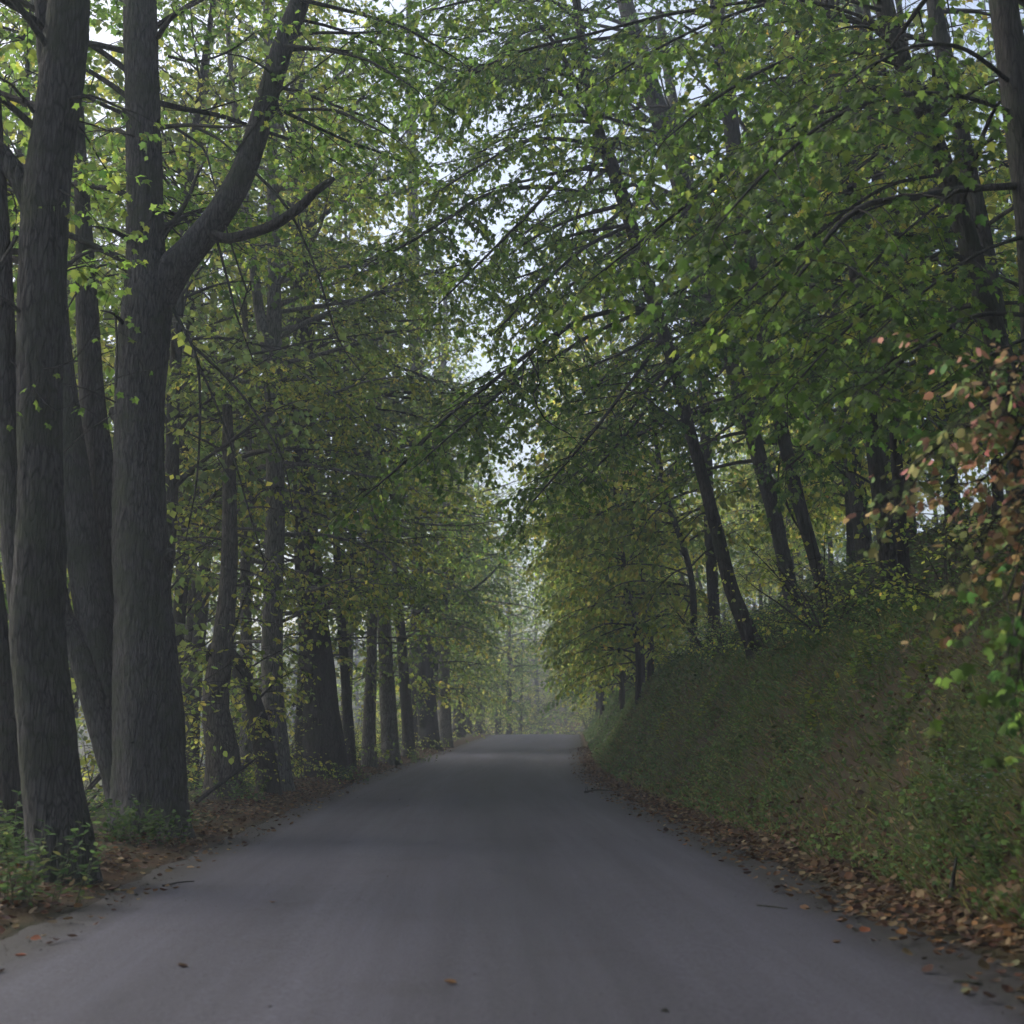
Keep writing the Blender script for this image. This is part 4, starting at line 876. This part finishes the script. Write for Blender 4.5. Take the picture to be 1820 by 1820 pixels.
# gravel crumbs at the road edges
for nm, lab, a, b, sd_ in (('gravel', 'dark gravel crumbs along the right road edge', 0.0, 3.8, 57), ('verge_gravel', 'dark gravel crumbs along the left road edge', -3.9, 0.0, 58)):
    pos, nor, r, u = scatter(14000, a, b, 5, 45, sd_, 1.7, lambda x, y, u: .015 + sstep(2.8, 3.5, np.abs(u)))
    n = len(pos)
    V0 = np.array([(1, 0, 0), (-1, 0, 0), (0, 1, 0), (0, -1, 0), (0, 0, .8), (0, 0, -.6)], float); F0 = np.array([(0, 2, 4), (2, 1, 4), (1, 3, 4), (3, 0, 4), (2, 0, 5), (1, 2, 5), (3, 1, 5), (0, 3, 5)])
    sz = r.lognormal(-5.0, .45, (n, 1, 1)); W = V0[None] * sz * r.uniform(.5, 1.3, (n, 6, 3)) + (pos + UP * .012)[:, None]
    F = (F0[None] + (np.arange(n) * 6)[:, None, None]).reshape(-1, 3)
    me = mesh_from(nm, W.reshape(-1, 3), [F], [M_SOIL], col=np.repeat(np.array([[.045, .042, .042]]) * r.lognormal(0, .3, (n, 1)), 6, 0)); tag(link(nm, me), lab, 'gravel', kind='stuff')
# left-hand ground cover behind the row
pos, nor, r, u = scatter(45000, -16, -4.7, 10, 75, 59, 1.4, lambda x, y, u: np.clip(.45 + .9 * lump(x, y, .9, 27), .05, 1) * sstep(4.5, 5.6, -u))
n = len(pos); d = rnd_dir(r, n) + UP * r.uniform(-.2, .7, (n, 1))
stuff('verge_undergrowth', 'low green undergrowth behind the left trunks', 'undergrowth', 'oval', pos + UP * r.uniform(.02, .5, (n, 1)), d, UP + r.normal(0, .5, (n, 3)), r.uniform(.05, .11, n), colours('weed', r.uniform(0, 1, n), r), M_WEED)

# individual weed clumps by the left trunks
def herb(name, label, px, py, d, H, n, seed, pal, leaf, size, spread=.5):
    p = P(px, py, d); p[2] = float(ground(p[0], p[1]))
    T = empty(name, p, label, 'weeds'); r = np.random.default_rng(seed)
    st = []; lp = []; ld = []; 
    for i in range(n):
        a = r.uniform(0, 6.28); b = np.array([math.cos(a), math.sin(a), 0]) * r.uniform(0, spread); h = H * r.uniform(.5, 1.1)
        b[2] = float(ground(p[0] + b[0], p[1] + b[1])) - p[2] - .02
        ln = np.array([math.cos(a), math.sin(a), 0]) * h * r.uniform(.1, .5)
        pts = np.array([b, b + ln * .3 + UP * h * .5, b + ln + UP * h]); st.append(pts)
        for t in np.linspace(.15, 1, int(h / .035)):
            q = pts[0] * (1 - t) ** 2 + 2 * pts[1] * t * (1 - t) + pts[2] * t * t; aa = r.uniform(0, 6.28)
            lp.append(q); ld.append((math.cos(aa), math.sin(aa), r.uniform(-.3, .7)))
    V, F = twig_tubes(np.array(st), np.tile([.006, .004, .002], (n, 1))); link('stem', mesh_from('stem', V, F, [M_GREENSTEM], smooth=True), T)
    lp = np.array(lp); ld = np.array(ld); m = len(lp)
    o = link('foliage', leaf_mesh('foliage', leaf, lp, frames(ld, UP + r.normal(0, .4, (m, 3))), size * r.uniform(.6, 1.2, m), colours(pal, r.uniform(0, 1, m), r), M_WEED), T); o['kind'] = 'stuff'
    return T
M_GREENSTEM, nt_, N_, L_ = newmat('green_stem')
p_ = N_('ShaderNodeBsdfPrincipled', Roughness=.6); n_ = N_('ShaderNodeTexNoise', Scale=30.); r_ = ramp(nt_, [(.3, (.05, .06, .025)), (.7, (.10, .10, .04))]); L_(n_.outputs[0], r_.inputs[0]); L_(r_.outputs[0], p_.inputs['Base Color']); o_ = N_('ShaderNodeOutputMaterial'); L_(p_.outputs[0], o_.inputs[0])
herb('goldenrod_clump', 'lance-leaved weed clump in the bottom left corner before the grey trunk', 40, 1600, 12.6, .75, 26, 71, 'weed', 'lance', .12)
herb('verge_weeds', 'dark green leafy weeds between the two thick left trunks', 215, 1490, 18.4, .55, 30, 72, 'deep', 'oval', .09, .6)
herb('verge_weeds', 'dark weeds hugging the foot of the forked maple', 285, 1478, 18.9, .5, 20, 73, 'deep', 'oval', .08, .4)
herb('verge_weeds', 'weeds at the left edge behind the grey trunk', 20, 1500, 15.3, .8, 22, 74, 'weed', 'lance', .11, .5)
herb('verge_weeds', 'bright weeds at the foot of the pale slender trunk', 440, 1420, 29, .5, 22, 75, 'weed', 'oval', .09, .7)
herb('verge_weeds', 'low weeds along the verge before the broad dark trunk', 620, 1385, 41, .5, 24, 76, 'weed', 'oval', .1, .9)
herb('verge_weeds', 'low weeds on the verge by the stout straight trunk', 735, 1355, 56, .5, 22, 77, 'weed', 'oval', .1, 1.0)

# shrub with reddening leaves hanging in from the right edge, and yellow vine leaves below it
def edge_shrub(name, label, d, stems, pal, leaf, size, seed, foot, kd=1.0, **kw):
    f = P(*foot); f[2] = float(ground(f[0], f[1]))
    T = empty(name, f, label, 'shrub'); t = Tree(seed, leaf, size, pal, **kw)
    for pts in stems:
        W = np.array([P(p[0], p[1], p[2] if len(p) > 2 else d) for p in pts]); W = np.concatenate([[f - [0, 0, .1]], W]); t.limb(W, .016, .004, t0=.4, k=kd, step=.15)
    t.finish(T, M_TWIG, loose=240)
    for ch in T.children:
        if ch.name.startswith('branches'): ch.name = 'stems'
edge_shrub('reddening_shrub', 'shrub with green leaves turning pink and orange drooping in from the right edge', 9.4, [
    [(1850, 760), (1790, 740), (1720, 760), (1660, 800), (1640, 830)], [(1860, 720), (1800, 700), (1740, 720), (1690, 760)], [(1880, 850), (1820, 870), (1770, 920), (1730, 980)],
    [(1870, 900), (1820, 940), (1780, 980)], [(1860, 780), (1800, 800), (1750, 850), (1700, 860)], [(1860, 680), (1790, 690), (1740, 660)]], 'sumac', 'oval', .082, 81, (1990, 1120, 9.6), nb=.11, nt=.10, ls=.05, l2=.22, tw=.24, droop=.05, hang=.45)
edge_shrub('yellow_vine', 'yellow-green broad leaves trailing over the bank at the right edge', 8.6, [
    [(1840, 1040), (1790, 1060), (1740, 1100)], [(1850, 1100), (1810, 1120), (1790, 1160), (1795, 1200)], [(1850, 1060), (1810, 1080), (1800, 1150)], [(1850, 1140), (1815, 1180), (1825, 1230)]], 'deep', 'maple', .09, 82, (1930, 1120, 8.8), nb=.22, nt=.2, ls=.08, l2=.2, tw=.22, droop=.14, hang=.6)
for i, (px, py, d) in enumerate(((1655, 1180, 16), (1560, 1120, 19), (1480, 1210, 20), (1250, 1190, 31), (1180, 1240, 36))):
    herb('yellow_sapling', ('small yellow-leaved sapling below the yellow vine', 'small yellow sapling among dark weeds left of the vine', 'yellowing seedling midway down the right bank', 'yellow seedlings below the slender leaning trunk', 'yellow-green seedlings far along the bank top')[i], px, py, d, .55, 9, 90 + i, 'turning', 'oval', .10, .35)
rb = np.random.default_rng(99)
for i in range(44):
    y = 9 + 30 * ((i * .618) % 1) ** 1.2; u = rb.uniform(4.2, 6.9); x = u + xc(y); px, py, dd = project(np.array([x, y, float(ground(x, y))]))
    T = herb('weed_clump', 'leafy green weed clump growing on the slope of the right bank', float(px), float(py), y, rb.uniform(.2, .5), 14, 150 + i, ('weed', 'deep', 'straw')[i % 3], ('oval', 'lance')[i % 2], rb.uniform(.06, .10), .3); T['group'] = 'weed clumps on the right bank'
# blue asters
M_ASTER, nt_, N_, L_ = newmat('aster_petals')
p_ = N_('ShaderNodeBsdfPrincipled', Roughness=.6); n_ = N_('ShaderNodeTexNoise', Scale=40.); r_ = ramp(nt_, [(.3, (.25, .25, .42)), (.7, (.40, .40, .55))]); L_(n_.outputs[0], r_.inputs[0]); L_(r_.outputs[0], p_.inputs['Base Color']); o_ = N_('ShaderNodeOutputMaterial'); L_(p_.outputs[0], o_.inputs[0])
for i, (px, py, d, lab) in enumerate(((1690, 1060, 13, 'pale violet asters below the reddening shrub'), (1735, 1095, 12, 'pale violet asters beside the yellow vine'), (1450, 1210, 21, 'faint violet asters midway along the bank top'), (1560, 1130, 18, 'violet asters among dark weeds under the twin trunks'))):
    T = herb('aster_clump', lab, px, py, d, .6, 14, 120 + i, 'deep', 'lance', .08, .4)
    r = np.random.default_rng(i); n = 46; c = np.stack([r.normal(0, .25, n), r.normal(0, .25, n), r.uniform(.3, .62, n)], -1)
    pos = np.repeat(c, 8, 0); a = np.tile(np.arange(8) * .785, n); d_ = np.stack([np.cos(a), np.sin(a), .25 + 0 * a], -1)
    V, F = leaf_geo('kite', pos, frames(d_, np.tile(UP, (len(pos), 1))), np.full(len(pos), .018)); link('flower_heads', mesh_from('flower_heads', V, F, [M_ASTER]), T)['kind'] = 'stuff'

# sticks and twigs lying about
def stick(name, label, pts, r0, seed, mat=M_BARKD, twigs=0):
    w = np.array([P(*p[:3]) for p in pts])
    for i, p in enumerate(pts): w[i, 2] = float(ground(w[i, 0], w[i, 1])) + p[3]
    q, ra = smooth_poly(w, np.linspace(r0, r0 * .4, len(w)), .06)
    parts = [tube(q, ra, 8, seed=seed, rough=.05)]; r = np.random.default_rng(seed)
    for i in range(twigs):
        j = r.integers(1, len(q) - 1); d = nrm(r.normal(0, 1, 3) + UP * .6); L = r.uniform(.12, .35)
        parts.append(tube(np.array([q[j], q[j] + d * L * .5 + r.normal(0, .02, 3), q[j] + d * L]), np.array([.006, .004, .002]), 5, seed=seed))
    o = q[0]; V, F = join(parts)
    return tag(link(name, mesh_from(name, V - o, F, [mat], smooth=True), loc=tuple(o)), label, 'stick')
stick('fallen_branch', 'twiggy fallen branch at the right road edge in the distance', [(1040, 1408, 34, .04), (1060, 1402, 34.5, .08), (1085, 1400, 35, .05)], .03, 131, twigs=9)
stick('dead_stake', 'dark upright stub of wood poking from the right bank', [(1682, 1480, 11.6, -.03), (1686, 1450, 11.62, .12), (1694, 1410, 11.66, .30)], .028, 132)
stick('bank_root', 'dark bare root lying across the upper right bank', [(1700, 1400, 12, .03), (1730, 1392, 12.1, .06), (1765, 1380, 12.2, .04)], .025, 133)
stick('fallen_stick', 'thin stick lying on the gravel of the right road edge', [(1345, 1590, 12.6, .015), (1375, 1594, 12.5, .02), (1400, 1593, 12.4, .015)], .010, 134)
stick('fallen_stick', 'short thick stick at the edge of the right leaf drift', [(1695, 1720, 8.9, .02), (1720, 1723, 8.85, .03), (1745, 1728, 8.8, .02)], .014, 135)
stick('leaning_branch', 'bare bough slanting up from the left verge behind the forked maple', [(350, 1385, 27.5, .05), (400, 1360, 28, .45), (462, 1328, 28.6, .95)], .05, 136, twigs=5)
stick('fallen_stick', 'stick among the leaves on the left verge', [(290, 1560, 14.2, .02), (318, 1552, 14.4, .03), (345, 1548, 14.6, .02)], .012, 137)
# a few single leaves out on the road
for i, (px, py, lab) in enumerate(((487, 1600, 'curled brown leaf alone on the left half of the road'), (336, 1712, 'small dark leaf on the near left road surface'), (724, 1432, 'dark leaf on the road far ahead left of centre'), (812, 1752, 'brown leaf on the near road middle'),
                                  (305, 1572, 'yellow-brown leaf on the left shoulder'), (1480, 1668, 'leaf lying beyond the right leaf drift on the gravel'), (1190, 1470, 'small leaf on the road inside the right edge'))):
    v = ray(px, py); s_ = (CAM_H) / -v[2]; p = np.array([0, 0, CAM_H]) + v * s_; p[2] = float(ground(p[0], p[1])) + .016
    a = RNG.uniform(0, 6); V, F = TPL['curl']
    me = mesh_from('fallen_leaf', V, F, [M_DRY], col=np.tile(np.array(PAL['litter'][i % 4][0]), (len(V), 1)))
    o = tag(link('fallen_leaf', me, loc=tuple(p)), lab, 'leaf'); o.rotation_euler = (0, 0, a); o.scale = (.085,) * 3

# bushes seen through the gap at the end of the road
for nm, lab, x, y, H, pal, sd_ in (('dark_bush', 'dark bluish bush at the end of the road beyond the crest', 3.2, 150, 4.2, 'deep', 141), ('russet_bush', 'pale reddish brown bush at the end of the road', 6.4, 158, 3.4, 'sumac', 142), ('russet_bush', 'low russet bush half behind the right bank at the road end', 8.6, 152, 2.6, 'sumac', 143)):
    b = bush_proto(nm, sd_, H, 1.1, pal, 'kite', .22, 12, k=.6); b.location = (x, y, float(ground(x, y)) - .05); b['label'] = lab

# ------------------------------------------------------------------ haze
m, nt, N, L = newmat('haze')
pv = N('ShaderNodeVolumePrincipled', Density=.0021, Anisotropy=.2); pv.inputs['Color'].default_value = (.82, .89, 1, 1)
o = N('ShaderNodeOutputMaterial'); L(pv.outputs[0], o.inputs['Volume'])
b0, b1 = np.array([-175, -62, -9.0]), np.array([175, 430, 75.0])
V = np.array([[(b0, b1)[i][0], (b0, b1)[j][1], (b0, b1)[k][2]] for i in (0, 1) for j in (0, 1) for k in (0, 1)])
F = np.array([(0, 1, 3, 2), (4, 6, 7, 5), (0, 4, 5, 1), (2, 3, 7, 6), (0, 2, 6, 4), (1, 5, 7, 3)])
tag(link('haze', mesh_from('haze', V, [F], [m])), 'thin autumn haze hanging in the wood', 'haze', kind='stuff')
